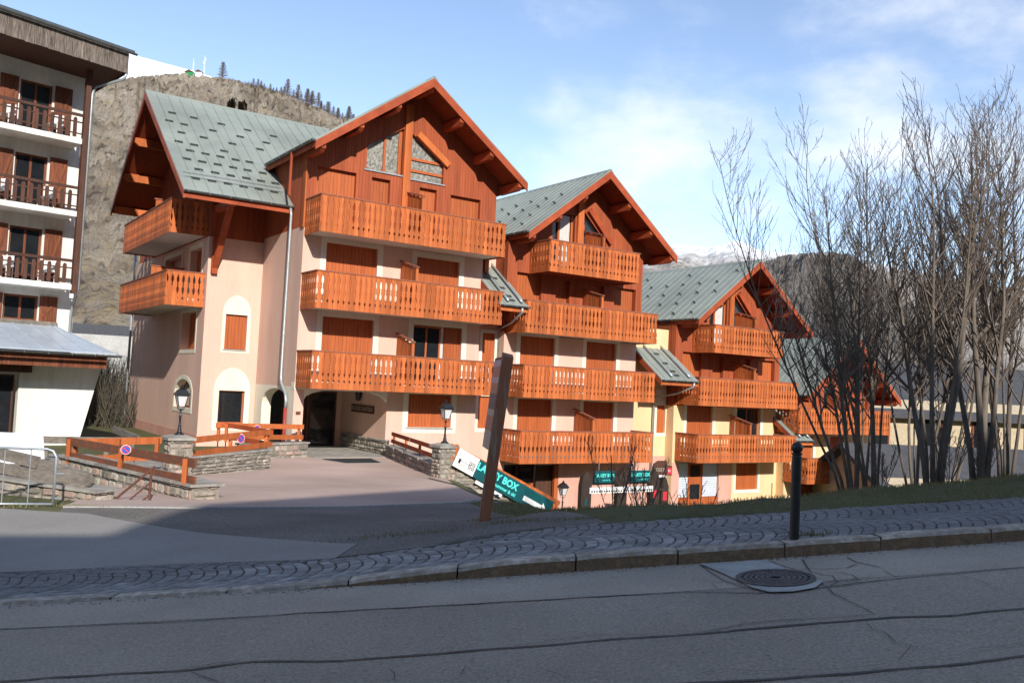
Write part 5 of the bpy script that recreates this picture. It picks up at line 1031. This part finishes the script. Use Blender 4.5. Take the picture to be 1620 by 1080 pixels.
for u_ in (21.5, 23.3):
    s_ = K.part('teal_sign', MB().box(u_, u_+.98, kv-.16, kv-.13, -1.66, -1.22), 'teal'); K.part('lettering', place(text_mb('LA KEY BOX', .17, .003, .006), (u_+.49, kv-.165, -1.39), (1, 0, 0), (0, 0, 1)), 'cyan_paint', s_, fixn=False); K.part('lettering', place(text_mb('summer & ski', .09, .003), (u_+.62, kv-.165, -1.56), (1, 0, 0), (0, 0, 1)), 'cyan_paint', s_, fixn=False)
    K.part('hanger', MB().tube([(u_+.2, kv-.145, -1.22), (u_+.2, kv-.145, -.9)], .012, 5), 'steel')
K.part('sticker', MB().box(21.12, 21.22, kv-.108, kv-.101, -2.5, -2.25), 'teal'); K.part('sticker', MB().box(24.56, 24.7, kv-.108, kv-.101, -2.3, -2.0), 'sign_red')
mb = MB().prism_v([(24.9, -1.45), (25.9, -1.5), (25.9, -1.12), (24.9, -1.0)], kv+.3, kv+.34); s_ = K.part('name_board', mb, 'dark_wood'); K.part('lettering', place(text_mb('OSET', .2, .003), (25.25, kv+.295, -1.27), (1, 0, -.05), (0, 0, 1)), 'tan_paint', s_, fixn=False); K.part('badge', MB().box(25.62, 25.86, kv+.28, kv+.298, -1.45, -1.18), 'sign_red', s_)
K.part('lettering', place(text_mb('RC', .13, .003), (25.74, kv+.275, -1.31), (1, 0, 0), (0, 0, 1)), 'white_paint', s_, fixn=False)
pts = [(25.35, -3.9), (26.2, -3.9), (26.0, -3.3), (25.85, -2.9), (25.85, -1.95), (25.7, -1.6), (25.5, -1.6), (25.45, -2.0), (25.45, -3.0)]; K.part('post', MB().prism_v(pts, kv+.4, kv+.6), 'dark_timber'); K.part('sticker', MB().box(25.55, 25.75, kv+.39, kv+.399, -2.5, -2.15), 'sign_red')
for z in (-2.1, -2.75, -3.3): K.part('rail', MB().box(24.7, 25.5, kv+.3, kv+.38, z, z+.1), 'dark_timber' if z > -2.2 else 'steel')
for i, (u_, z) in enumerate(((21.7, -3.45), (22.1, -3.5), (22.45, -3.42), (23.5, -3.45), (21.9, -3.2))):
    p0, p1 = RW(u_, kv+.3, z), RW(u_+.05, kv+1.2, z); m_ = MB().tube([p0-p0, p1-p0], .11, 10); single('log', m_, 'log', 'cut round log on top of the pile behind the dark rack' if i == 4 else 'cut round log lying on the ground behind the dark rack', 'log', 'logs under the ski rack', base=tuple(p0))
cl = RW(21.1, 27.2); zc_ = gz(cl.x, cl.y); lantern(Vector((cl.x, cl.y, 0)), -3.0, 'black lantern in front of the lower shop door', .9, .42)
single('lantern_plinth', MB().lathe([(.2, -.8), (.2, 0)], (0, 0, 0), 8), 'stone', 'round stone plinth under the lower lantern', 'plinth', base=(cl.x, cl.y, -3.0))
p = RW(31.4, 29.3); single('white_crate', MB().hexa([(-.2, -.15, 0), (.2, -.15, 0), (.2, .15, 0), (-.2, .15, 0)], [(-.28, -.2, .55), (.26, -.2, .52), (.26, .2, .52), (-.28, .2, .55)]), 'white_paint', 'white plastic crate tilted by the shop door', 'crate', base=(p.x, p.y, -3.7))
t = Thing('bench', tuple(RW(32.5, 28.7, -3.7)), 'grey plank bench in front of the yellow chalet', 'bench', yaw=0); t.root.rotation_euler = (0, 0, YAW); t.o = (32.5, 28.7, -3.7)
t.part('seat', MB().box(31.6, 34.2, 28.5, 28.9, -3.28, -3.2), 'grey_plank'); t.part('leg', MB().box(31.8, 32.0, 28.55, 28.85, -3.7, -3.281), 'stone'); t.part('leg', MB().box(33.7, 33.9, 28.55, 28.85, -3.7, -3.281), 'stone')

# ------------------------------------------------------------------ bare trees
def grow(mbT, mbC, base, stems, rnd, h, r0, lean=(0, 0), spread=.12, side=26, twig=1.0, low=.12):
    for k in range(stems):
        a = 2*math.pi*(k+rnd.random()*.7)/stems; hs = h*rnd.uniform(.78, 1.05) if k else h; rr_ = r0*.85*rnd.uniform(.5, 1) if k else r0*.9
        dirx = lean[0]+spread*math.cos(a)*rnd.uniform(.5, 1.6); diry = lean[1]+spread*math.sin(a)*rnd.uniform(.5, 1.6)
        p = Vector(base)+Vector((math.cos(a), math.sin(a), 0))*r0*(1.1 if stems > 1 else 0); pts = [p-Vector((0, 0, .35))]; rad = [rr_*1.25]; n = 11; ph = rnd.random()*50
        for i in range(1, n+1):
            t = i/n; z = hs*t; wob = Vector((mn.noise(Vector((t*3, ph, 1))), mn.noise(Vector((t*3, ph, 9))), 0))*.16*h/6*t**.7
            q = p+Vector((dirx*z*(1-.25*t), diry*z*(1-.25*t), z))+wob; pts.append(q); rad.append(max(.006, rr_*(1-t)**.75))
        mbT.tube(pts, rad, 7)
        def at_(t):
            t = max(0, min(.999, t))*n; i = int(t); return lerp(pts[i+1 if i+1 < len(pts) else i], pts[min(i+2, len(pts)-1)], t-i) if i else lerp(pts[1], pts[2], t), max(.006, rr_*(1-t/n)**.75)
        for s in range(int(side*hs/h)):
            t = low+(1-low-.04)*(s+rnd.random())/side; o, rs = at_(t); az = rnd.random()*2*math.pi; L_ = hs*(.10+.24*(1-t))*rnd.uniform(.5, 1.25)
            branch(mbC, o, az, rnd.uniform(.5, 1.0), L_, min(rs*.6, .010+L_*.008), 0, rnd, twig)
def branch(mb, o, az, ang, L_, r, lvl, rnd, twig):
    n = 5 if lvl == 0 else 3 if lvl == 1 else 2; pts = [o]; d = Vector((math.sin(ang)*math.cos(az), math.sin(ang)*math.sin(az), math.cos(ang))); rad = [r]
    for i in range(n):
        d = (d+Vector((rnd.uniform(-.11, .11), rnd.uniform(-.11, .11), .17-.02*lvl))).normalized(); pts.append(pts[-1]+d*L_/n); rad.append(max(.0028, r*(1-(i+1)/n*.8)))
    mb.tube(pts, rad, 4 if lvl == 0 else 3, caps=False)
    if lvl < 2:
        m_ = int((8 if lvl == 0 else 3)*twig*min(1.4, max(.5, L_/1.1)))
        for k in range(m_):
            t = .18+.8*(k+rnd.random())/m_; i = min(n-1, int(t*n)); p = lerp(pts[i], pts[i+1], t*n-i); dd = (pts[i+1]-pts[i]).normalized()
            a2 = math.atan2(dd.y, dd.x)+rnd.choice((-1, 1))*rnd.uniform(.4, 1.2); g2 = min(1.5, math.acos(max(-1, min(1, dd.z)))+rnd.uniform(-.25, .55))
            branch(mb, p, a2, g2, L_*rnd.uniform(.22, .48), max(.003, rad[i]*.5), lvl+1, rnd, twig)
TREES = [((5.3, 13.7), 6, 4.9, .04, (-.26, .0), 30, 'bare tree of long thin limbs leaning over towards the lowest chalet', 1.15), ((5.8, 14.2), 4, 5.5, .05, (-.09, .03), 26, 'upright bare tree with thick stems right beside the leaning one', 1.0),
         ((6.35, 13.35), 4, 5.4, .055, (-.03, 0), 28, 'forked bare tree with branches spreading from a low fork', 1.1), ((7.1, 15.6), 5, 6.3, .036, (.0, .0), 22, 'bare coppice of thin stems behind the forked tree', .9), ((7.35, 13.9), 4, 5.5, .072, (.02, 0), 28, 'stout bare tree with a sunlit pale trunk', 1.1),
         ((8.1, 14.6), 5, 5.8, .05, (.0, 0), 26, 'tall bare tree next to the stout pale-trunked one', 1.0), ((8.0, 16.4), 5, 6.6, .038, (.0, 0), 22, 'thin-stemmed bare tree rising behind the stout pale-trunked one', .9), ((6.3, 15.9), 4, 6.1, .034, (-.1, 0), 22, 'few thin upright bare stems behind the leaning tree', .9), ((6.85, 14.5), 4, 5.7, .04, (-.02, 0), 24, 'bare tree of wiry stems between the forked and the stout tree', 1.0)]
for i, ((x, y), st, h, r0, ln, side, lb, tw) in enumerate(TREES):
    z = gz(x, y); rnd = random.Random(100+i); mt_, mc_ = MB(), MB(); grow(mt_, mc_, (x, y, z), st, rnd, h, r0, ln, (.17 if i else .24), side, tw, .2)
    T = Thing('bare_tree', (x, y, z), lb, 'tree', 'bare trees on the bank'); T.part('trunk', mt_, 'bark', smooth=True, fixn=False); T.part('crown', mc_, 'twig', fixn=False)
# long low limb of the leaning tree
# thin bare shrubs on the crest
for i, (x, y, h, st, lb) in enumerate(((1.6, 13.1, 1.15, 5, 'twiggy bare shrub in front of the dark rack'), (1.95, 12.9, .9, 8, 'low tangled bare shrub beside the rack'), (2.75, 13.2, .95, 5, 'thin bare shrub near the shop front'), (6.4, 13.0, .8, 7, 'low twiggy scrub between the tree trunks'), (5.6, 13.4, .7, 7, 'twiggy scrub at the foot of the leaning tree'), (7.2, 13.6, .8, 7, 'twiggy scrub by the stout tree'))):
    z = gz(x, y); rnd = random.Random(300+i); mt_, mc_ = MB(), MB(); grow(mt_, mc_, (x, y, z), st, rnd, h, .009, (0, 0), .38, 12, .7, .15)
    T = Thing('bare_shrub', (x, y, z), lb, 'shrub', 'bare shrubs on the crest of the bank'); T.part('stem', mt_, 'twig', fixn=False); T.part('twigs', mc_, 'twig', fixn=False)

# ------------------------------------------------------------------ grass on the bank and weeds
rg = random.Random(21); mb = MB()
def blade(x, y, z, h, w_):
    a = rg.random()*6.28; l_ = rg.uniform(-.6, .6)*h; k = len(mb.v); c_, s_ = math.cos(a)*w_, math.sin(a)*w_; b_ = rg.random()*6.28
    tx, ty = l_*math.cos(b_), l_*math.sin(b_); mb.v += [(x-c_, y-s_, z-.01), (x+c_, y+s_, z-.01), (x+tx*.4+c_*.6, y+ty*.4+s_*.6, z+h*.6), (x+tx, y+ty, z+h), (x+tx*.4-c_*.6, y+ty*.4-s_*.6, z+h*.6)]; mb.f.append((k, k+1, k+2, k+3, k+4))
n = 0
while n < 26000:
    x = rg.uniform(-.2, 10.5); y = rg.uniform(10.3, 17)
    s = crest_s(x, y)
    if y < pw(PB, x)+.03 or s < (-1.9 if x > 2.2 else -.35+.3*mn.noise(Vector((x, y, 1)))) or s > 2.4: continue
    if mn.noise(Vector((x*1.7, y*1.7, 4))) < -.3 and rg.random() < .75: continue
    blade(x, y, gz(x, y), rg.uniform(.012, .048)*(1.25 if s > -.3 else 1), rg.uniform(.003, .006)); n += 1
for k in range(2600):     # left part of the bank and a few tufts along the pavement edge
    t = rg.random(); x, y = lerp(-.6, 1.0, rg.random()), lerp(12.2, 20.5, t)
    if crest_s(x, y) > -.25: blade(x, y, gz(x, y), rg.uniform(.02, .06), .006)
for cx_, cy_, n_, r_ in ((-1.2, 10.75, 240, .5), (.1, 11.2, 160, .25), (1.0, 10.95, 220, .3), (3.05, 8.95, 120, .12), (-8.2, 14.35, 260, .5), (-6.8, 14.6, 200, .25), (-.2, 12.3, 140, .25)):
    for k in range(n_):
        x, y = cx_+rg.gauss(0, r_), cy_+rg.gauss(0, r_*.22); z = zp(x)+.01 if y < pw(PB, x) else gz(x, y)+.025; blade(x, y, z, rg.uniform(.015, .05), .005)
o = struct('grass', mb, 'grass_blade', kind='stuff'); tag(o, 'short winter grass on the bank and along the pavement edge', 'grass')
# pebbles of the gravel verge
mb = MB()
for k in range(4500):
    x, y = rg.uniform(-6.4, .9), rg.uniform(9.9, 18.6)
    lo = pw([(-6.6, 13.4), (-3.9, 11.6), (-1.75, 10.3), (-.6, 9.75), (1.2, 10.6)], x); hi = pw([(-7, 14.4), (-5.2, 15), (-2.8, 16.7), (-.8, 18.7), (.1, 15.4), (.9, 12)], x)
    if not lo < y < hi: continue
    r_ = rg.uniform(.004, .012); z = gz(x, y)+.022; a = rg.random()*3; q = len(mb.v)
    for j in range(4): mb.v.append((x+r_*math.cos(a+j*1.57)*rg.uniform(.7, 1.2), y+r_*math.sin(a+j*1.57)*rg.uniform(.7, 1.2), z))
    mb.v.append((x, y, z+r_*.8)); mb.f += [(q, q+1, q+4), (q+1, q+2, q+4), (q+2, q+3, q+4), (q+3, q, q+4)]
o = struct('pebbles', mb, 'stone', kind='stuff'); tag(o, 'loose pale pebbles scattered over the gravel verge', 'pebbles')

# ------------------------------------------------------------------ mountains
TOPS = {}
def mountain(name, sky_px, r0, r1, base_z, mat, na, nr, amp, x0, x1, prof=1.0, back=1.25, seed=0, rug=1.0, label=None, carve=None):
    """terrain from distance r0 (foot) to r1 (crest); the crest height follows the skyline seen in the photograph"""
    mb = MB(); rows = nr+8; hs = [max(0, at(lerp(x0, x1, i/na), pw(sky_px, lerp(x0, x1, i/na)), r1).z) for i in range(na+1)]
    for i in range(na+1):
        px = lerp(x0, x1, i/na); d = ray(px, 580); d = Vector((d.x, d.y, 0)).normalized(); zc = hs[i]
        for j in range(rows+1):
            if j <= nr:
                t = j/nr; r_ = lerp(r0, r1, t); z = lerp(base_z, zc, t**prof)
            else: t = 1+(j-nr)/8; r_ = lerp(r1, r1*back, t-1); z = zc*(1-.5*(t-1))
            p = d*r_; q = Vector((p.x, p.y, 0))/60+Vector((seed, seed*.7, z/90)); env = min(1, t*4)
            f_ = mn.fractal(q*1.3, .9, 2.05, 6)*.5+(.45-abs(mn.noise(q*4.7)))*.3*rug+(.6-abs(mn.noise(q*2.4)))*.45+mn.fractal(q*7, .8, 2.1, 4)*.5*rug
            dz = f_*amp*env*(1 if t < .93 else max(.2, .45))
            mb.v.append((p.x+d.x*dz*.5, p.y+d.y*dz*.5, z+dz))
    R_ = rows+1
    for i in range(na+1):
        col = mb.v[i*R_:(i+1)*R_]; px = lerp(x0, x1, i/na); a_ = at(px, pw(sky_px, px), r1); te = (a_.z-ZC)/r1*(1+.010*rug*mn.noise(Vector((px/14, seed, 0)))+.006*rug*mn.noise(Vector((px/4, seed, 0))))
        mx = max((v_[2]-ZC)/math.hypot(v_[0], v_[1]) for v_ in col)
        if mx > .01 and te > .005:
            k_ = te/mx
            mb.v[i*R_:(i+1)*R_] = [(v_[0], v_[1], ZC+(v_[2]-ZC)*k_ if v_[2] > ZC else v_[2]) for v_ in col]
    TOPS[name] = [max(mb.v[i*R_:(i+1)*R_], key=lambda v_: (v_[2]-ZC)/math.hypot(v_[0], v_[1])) for i in range(na+1)]
    if carve:
        for cpx, cpy, cw, ch, dep in carve:
            for k, v_ in enumerate(mb.v):
                dv = Vector(v_)-Vector((0, 0, ZC)); zc_ = dv.dot(CF)
                if zc_ <= 0: continue
                sx_, sy_ = 810+F_PX*dv.dot(CR)/zc_, 540+F_PX*dv.dot(CD)/zc_; e_ = ((sx_-cpx)/cw)**2+((sy_-cpy)/ch)**2
                if e_ < 1 and zc_ < r1: mb.v[k] = tuple(Vector(v_)+Vector((dv.x, dv.y, -.0*dv.z)).normalized()*dep)
    R_ = rows+1
    for i in range(na):
        for j in range(rows): k = i*R_+j; mb.f.append((k, k+R_, k+R_+1, k+1))
    return struct(name, mb, mat, False)
SKL = [(-200, 140), (60, 135), (148, 122), (210, 113), (262, 111), (310, 118), (345, 122), (380, 133), (430, 147), (480, 168), (540, 194), (620, 232), (700, 275), (760, 330), (840, 400), (950, 470)]
hill = mountain('rocky_mountain', SKL, 130, 360, -6, 'rock', 420, 230, 20, -160, 900, .85, seed=3, carve=[(377, 168, 17, 5.5, 11)])
mountain('snow_mountain', [(-200, 40), (100, 62), (175, 80), (205, 89), (270, 106), (310, 119), (420, 170), (700, 330)], 700, 1400, 0, 'snow_field', 60, 24, 10, -100, 600, 1, seed=8, rug=.2)
SKR = [(700, 470), (950, 420), (1020, 396), (1062, 386), (1090, 388), (1112, 392), (1135, 386), (1155, 379), (1172, 384), (1190, 394), (1215, 398), (1260, 401), (1320, 408), (1400, 420), (1500, 440), (1750, 480)]
mountain('snow_mountain', SKR, 900, 2200, -5, 'snow_peak', 160, 70, 14, 700, 1750, .9, seed=14, rug=.3)
SKH = [(1000, 640), (1120, 560), (1160, 470), (1200, 415), (1240, 402), (1300, 398), (1340, 402), (1380, 430), (1420, 466), (1450, 500), (1500, 556), (1560, 600), (1640, 625), (1800, 640)]
mountain('far_hill', SKH, 160, 620, -6, 'far_hill', 200, 110, 17, 1000, 1800, .8, seed=23)
# larches on the ridge, radio masts
def larch(rnd, h):
    mb = MB(); mb.tube([(0, 0, -1), (0, 0, h*.6), (0, 0, h)], [.18, .1, .02], 5)
    for k in range(26):
        z = h*(.18+.8*k/26); L_ = h*.27*(1-k/30)+.4; a = rnd.random()*6.28
        for q in range(3):
            b = a+q*2.09; e = Vector((math.cos(b)*L_, math.sin(b)*L_, z+L_*.25)); mb.tube([(0, 0, z), e], [.11, .05], 3, False)
            for s in (.4, .7):
                c_ = Vector((0, 0, z)).lerp(e, s); mb.tube([c_, c_+Vector((rnd.uniform(-.4, .4), rnd.uniform(-.4, .4), -.35))], [.09, .04], 3, False)
    return mb
def surf(px, py, back=0):      # highest visible point of the rocky ridge in that direction
    t_ = TOPS['rocky_mountain']; return Vector(t_[int(round((px+160)/1060*(len(t_)-1)))])-Vector((0, 0, .8))
LM = [mesh_data('crown', larch(random.Random(s), 9), 'larch') for s in (1, 2, 3)]
rl = random.Random(5)
for i, (px, s) in enumerate([(323, .8)]+[(372+k*6.5+rl.uniform(-2, 2), rl.uniform(.22, .4)) for k in range(8)]+[(426+k*4.6+rl.uniform(-4, 4), rl.uniform(.3, .72)) for k in range(26)]):
    p = surf(px, pw(SKL, px)+4); t = Thing('larch_tree', tuple(p), 'small bare larch on the rocky ridge' if i else 'single pale bare tree on the ridge near the masts', 'tree', 'larches on the ridge'); t.inst('crown', rl.choice(LM), p, rz=rl.random()*6).scale = (s, s, s)
for i, (px, h, hd) in enumerate(((275, 6.5, 0), (293, 8, 1))):
    p = surf(px, pw(SKL, px)+3); t = Thing('radio_mast', tuple(p), ('thin lattice radio mast on the ridge', 'taller radio mast with a drum head on the ridge')[i], 'mast'); x, y, z = p; mb = MB()
    for dx, dy in ((-.3, 0), (.3, 0), (0, .4)): mb.tube([(x+dx, y+dy, z-2), (x+dx*.5, y+dy*.5, z+h*.8)], .05, 4)
    for k in range(10): mb.tube([(x-.25, y, z+h*.08*k), (x+.25, y, z+h*.08*(k+1))], .035, 3)
    t.part('tower', mb, 'white_paint'); t.part('antenna', MB().tube([(x, y, z+h*.6), (x, y, z+h)], .08, 4), 'white_paint')
    if hd:
        for q in range(3): t.part('panel', MB().lathe([(.3, 0), (.3, .6)], (x+(q-1)*.25, y, z+h*.62+q*.7), 8), 'white_paint')
for i, (px, w_, mt, lb) in enumerate(((270, 3.0, 'sign_green', 'green hut at the foot of the masts'), (284, 2.5, 'stucco_white', 'small pale hut beside the masts'))):
    if mt not in MATS: pm(mt, (.02, .25, .08), None, 3, .6)
    p = surf(px, pw(SKL, px)+4); t = Thing('hut', tuple(p), lb, 'hut'); x, y, z = p; t.part('wall', MB().box(x-w_/2, x+w_/2, y-1, y+1, z-1, z+1.6), mt); t.part('roof', MB().prism_v([(x-w_/2-.2, z+1.6), (x+w_/2+.2, z+1.6), (x, z+2.4)], y-1.2, y+1.2), 'rust')

# ------------------------------------------------------------------ far houses and scrub
def house(name, c, wx, wy, z0, ze, zr_, yaw, wallm, roofm, label, wins=(), ridge='x'):
    t = Thing(name, (c[0], c[1], z0), label, 'building', None); t.root.rotation_euler = (0, 0, yaw); o = t.o; x, y = c
    t.part('wall', MB().box(x-wx, x+wx, y-wy, y+wy, z0, ze), wallm); e = .6
    if ridge == 'x':
        t.part('wall', MB().prism_u([(y-wy, ze), (y+wy, ze), (y, zr_-.2)], x-wx, x+wx), wallm)
        rf = t.part('roof', MB().prism_u([(y-wy-e, ze-.35), (y, zr_), (y+wy+e, ze-.35), (y+wy+e, ze-.6), (y, zr_-.25), (y-wy-e, ze-.6)], x-wx-e, x+wx+e), roofm)
    else:
        t.part('wall', MB().prism_v([(x-wx, ze), (x+wx, ze), (x, zr_-.2)], y-wy, y+wy), wallm)
        rf = t.part('roof', MB().prism_v([(x-wx-e, ze-.35), (x, zr_), (x+wx+e, ze-.35), (x+wx+e, ze-.6), (x, zr_-.25), (x-wx-e, ze-.6)], y-wy-e, y+wy+e), roofm)
    for a, z, w_, h_ in wins:
        f_ = t.part('window', MB().box(x+a-w_/2, x+a+w_/2, y-wy-.06, y-wy-.005, z, z+h_), 'brown_wood'); t.part('pane', MB().box(x+a-w_/2+.12, x+a+w_/2-.12, y-wy-.09, y-wy-.062, z+.12, z+h_-.12), 'glass_dark', f_)
    return t
p = at(1530, 640, 62); house('chalet_building', (p.x+3, p.y+6), 13, 6, -6, 1.6, 4.6, R(8), 'stucco_tan', 'roof_slate', 'cream house with a long dark slate roof behind the bare trees', [(-10, -.8, 1.6, 2.0), (-6.5, -.8, 1.6, 2.0), (-3, -.8, 1.6, 2.0), (.5, -.8, 1.6, 2.0), (4, -.8, 1.6, 2.0), (-8, -4.2, 1.6, 2.0), (-3, -4.2, 1.6, 2.0)])
p = at(1475, 700, 50); house('annex_building', (p.x, p.y), 4.5, 3.5, -6, -1.9, -.2, R(10), 'stucco_tan', 'blue_grey', 'low annex with a blue-grey roof behind the tree trunks')
p = at(1512, 740, 36); house('wooden_shed', (p.x, p.y), 1.3, 1.2, -4.2, -2.6, -1.7, R(20), 'brown_wood', 'rust', 'small brown wooden shed behind the trees', ridge='y')
p = at(160, 560, 75); house('chalet_building', (p.x, p.y+3), 5, 3, -2, .8, 4.3, R(20), 'stucco_white', 'concrete', 'distant house with a pale roof at the foot of the rocky slope')
p = at(60, 560, 80); house('chalet_building', (p.x, p.y+8), 5, 3, -2, 2.5, 5.5, R(10), 'stucco_white', 'roof_slate', 'distant white house half hidden by the hotel annex')
mb = MB(); rs = random.Random(4)
for k in range(60):
    px = rs.uniform(105, 215); d_ = rs.uniform(46, 66); b = at(px, 640, d_); b.z = -1.5
    for q in range(26):
        a = rs.random()*6.28; L_ = rs.uniform(1.2, 4.2); v_ = Vector((math.cos(a)*.45*rs.random(), math.sin(a)*.45*rs.random(), 1)).normalized()
        m1 = b+v_*L_*.5+Vector((rs.uniform(-.2, .2), 0, 0)); mb.tube([b+Vector((rs.uniform(-.6, .6), rs.uniform(-.6, .6), 0)), m1, m1+v_*L_*.5+Vector((rs.uniform(-.4, .4), rs.uniform(-.4, .4), 0))], [.03, .02, .006], 3, False)
o = struct('scrub', mb, 'brush', kind='stuff'); tag(o, 'dense brown leafless scrub between hotel and pink chalet', 'scrub')

# ------------------------------------------------------------------ added unseen slope behind the viewpoint, blocks low sky light on the fronts
mb = MB(); na, nr = 90, 22
for i in range(na+1):
    a = lerp(R(-40), R(-310), i/na)+R(90); d = Vector((math.sin(R(100)+R(160)*i/na), math.cos(R(100)+R(160)*i/na), 0))
    for j in range(nr+1):
        t = j/nr; r_ = lerp(90, 560, t); z = -6+r_*math.tan(R(19.5))*sm(t*1.15)*sm(min(1, i/8))*sm(min(1, (na-i)/8)); p = d*r_; f_ = mn.fractal(p/90, .9, 2.1, 5); mb.v.append((p.x, p.y, z+f_*14*t))
for i in range(na):
    for j in range(nr): k = i*(nr+1)+j; mb.f.append((k, k+1, k+nr+2, k+nr+1))
mountain_mat('sky_blocker_dark', (.12, .105, .085), (.055, .05, .04), (.07, .065, .045), .03)
struct('added_sky_blocker', mb, 'sky_blocker_dark', False)

# grit and dead leaves along the kerb and on the pavement
rg = random.Random(77); mb = MB()
for k in range(1500):
    x = rg.uniform(-7, 7.5); u_ = rg.random()
    if u_ < .5: y = pw(KF, x)-abs(rg.gauss(0, .06))-.01; z = zr(x)+.006
    elif u_ < .8: y = pw(PB, x)-abs(rg.gauss(0, .12)); z = zp(x)+.012
    else: y = rg.uniform(5.2, 8.2); z = zr(x)+.006
    r_ = rg.uniform(.003, .011)*(1 if u_ < .8 else .7); a = rg.random()*6.28; q = len(mb.v)
    for j in range(4): mb.v.append((x+r_*math.cos(a+j*1.57)*rg.uniform(.6, 1.4), y+r_*math.sin(a+j*1.57)*rg.uniform(.6, 1.4), z))
    mb.v.append((x, y, z+r_*.6)); mb.f += [(q, q+1, q+4), (q+1, q+2, q+4), (q+2, q+3, q+4), (q+3, q, q+4)]
pm('litter', (.16, .11, .065), (.06, .045, .03), 9, .95, contrast=.5)
tag(struct('grit', mb, 'litter', kind='stuff'), 'brown grit and leaf crumbs along the kerb and pavement', 'grit')

# bare scrub along the crest of the rocky ridge
mb = MB(); rs = random.Random(31)
for k in range(700):
    px = rs.uniform(318, 560); p = surf(px, 0)-Vector((0, 0, rs.uniform(0, 2.2))); L_ = rs.uniform(.6, 2.3)*(1 if px > 360 else .6)
    for q in range(4):
        v_ = Vector((rs.uniform(-.5, .5), rs.uniform(-.5, .5), 1)).normalized(); b_ = p+Vector((rs.uniform(-1, 1), rs.uniform(-1, 1), 0)); mb.tube([b_, b_+v_*L_*.6, b_+v_*L_+Vector((rs.uniform(-.3, .3), 0, 0))], [.07, .05, .02], 3, False)
tag(struct('ridge_scrub', mb, 'larch', kind='stuff'), 'fuzzy line of small bare bushes on the rocky ridge', 'scrub')
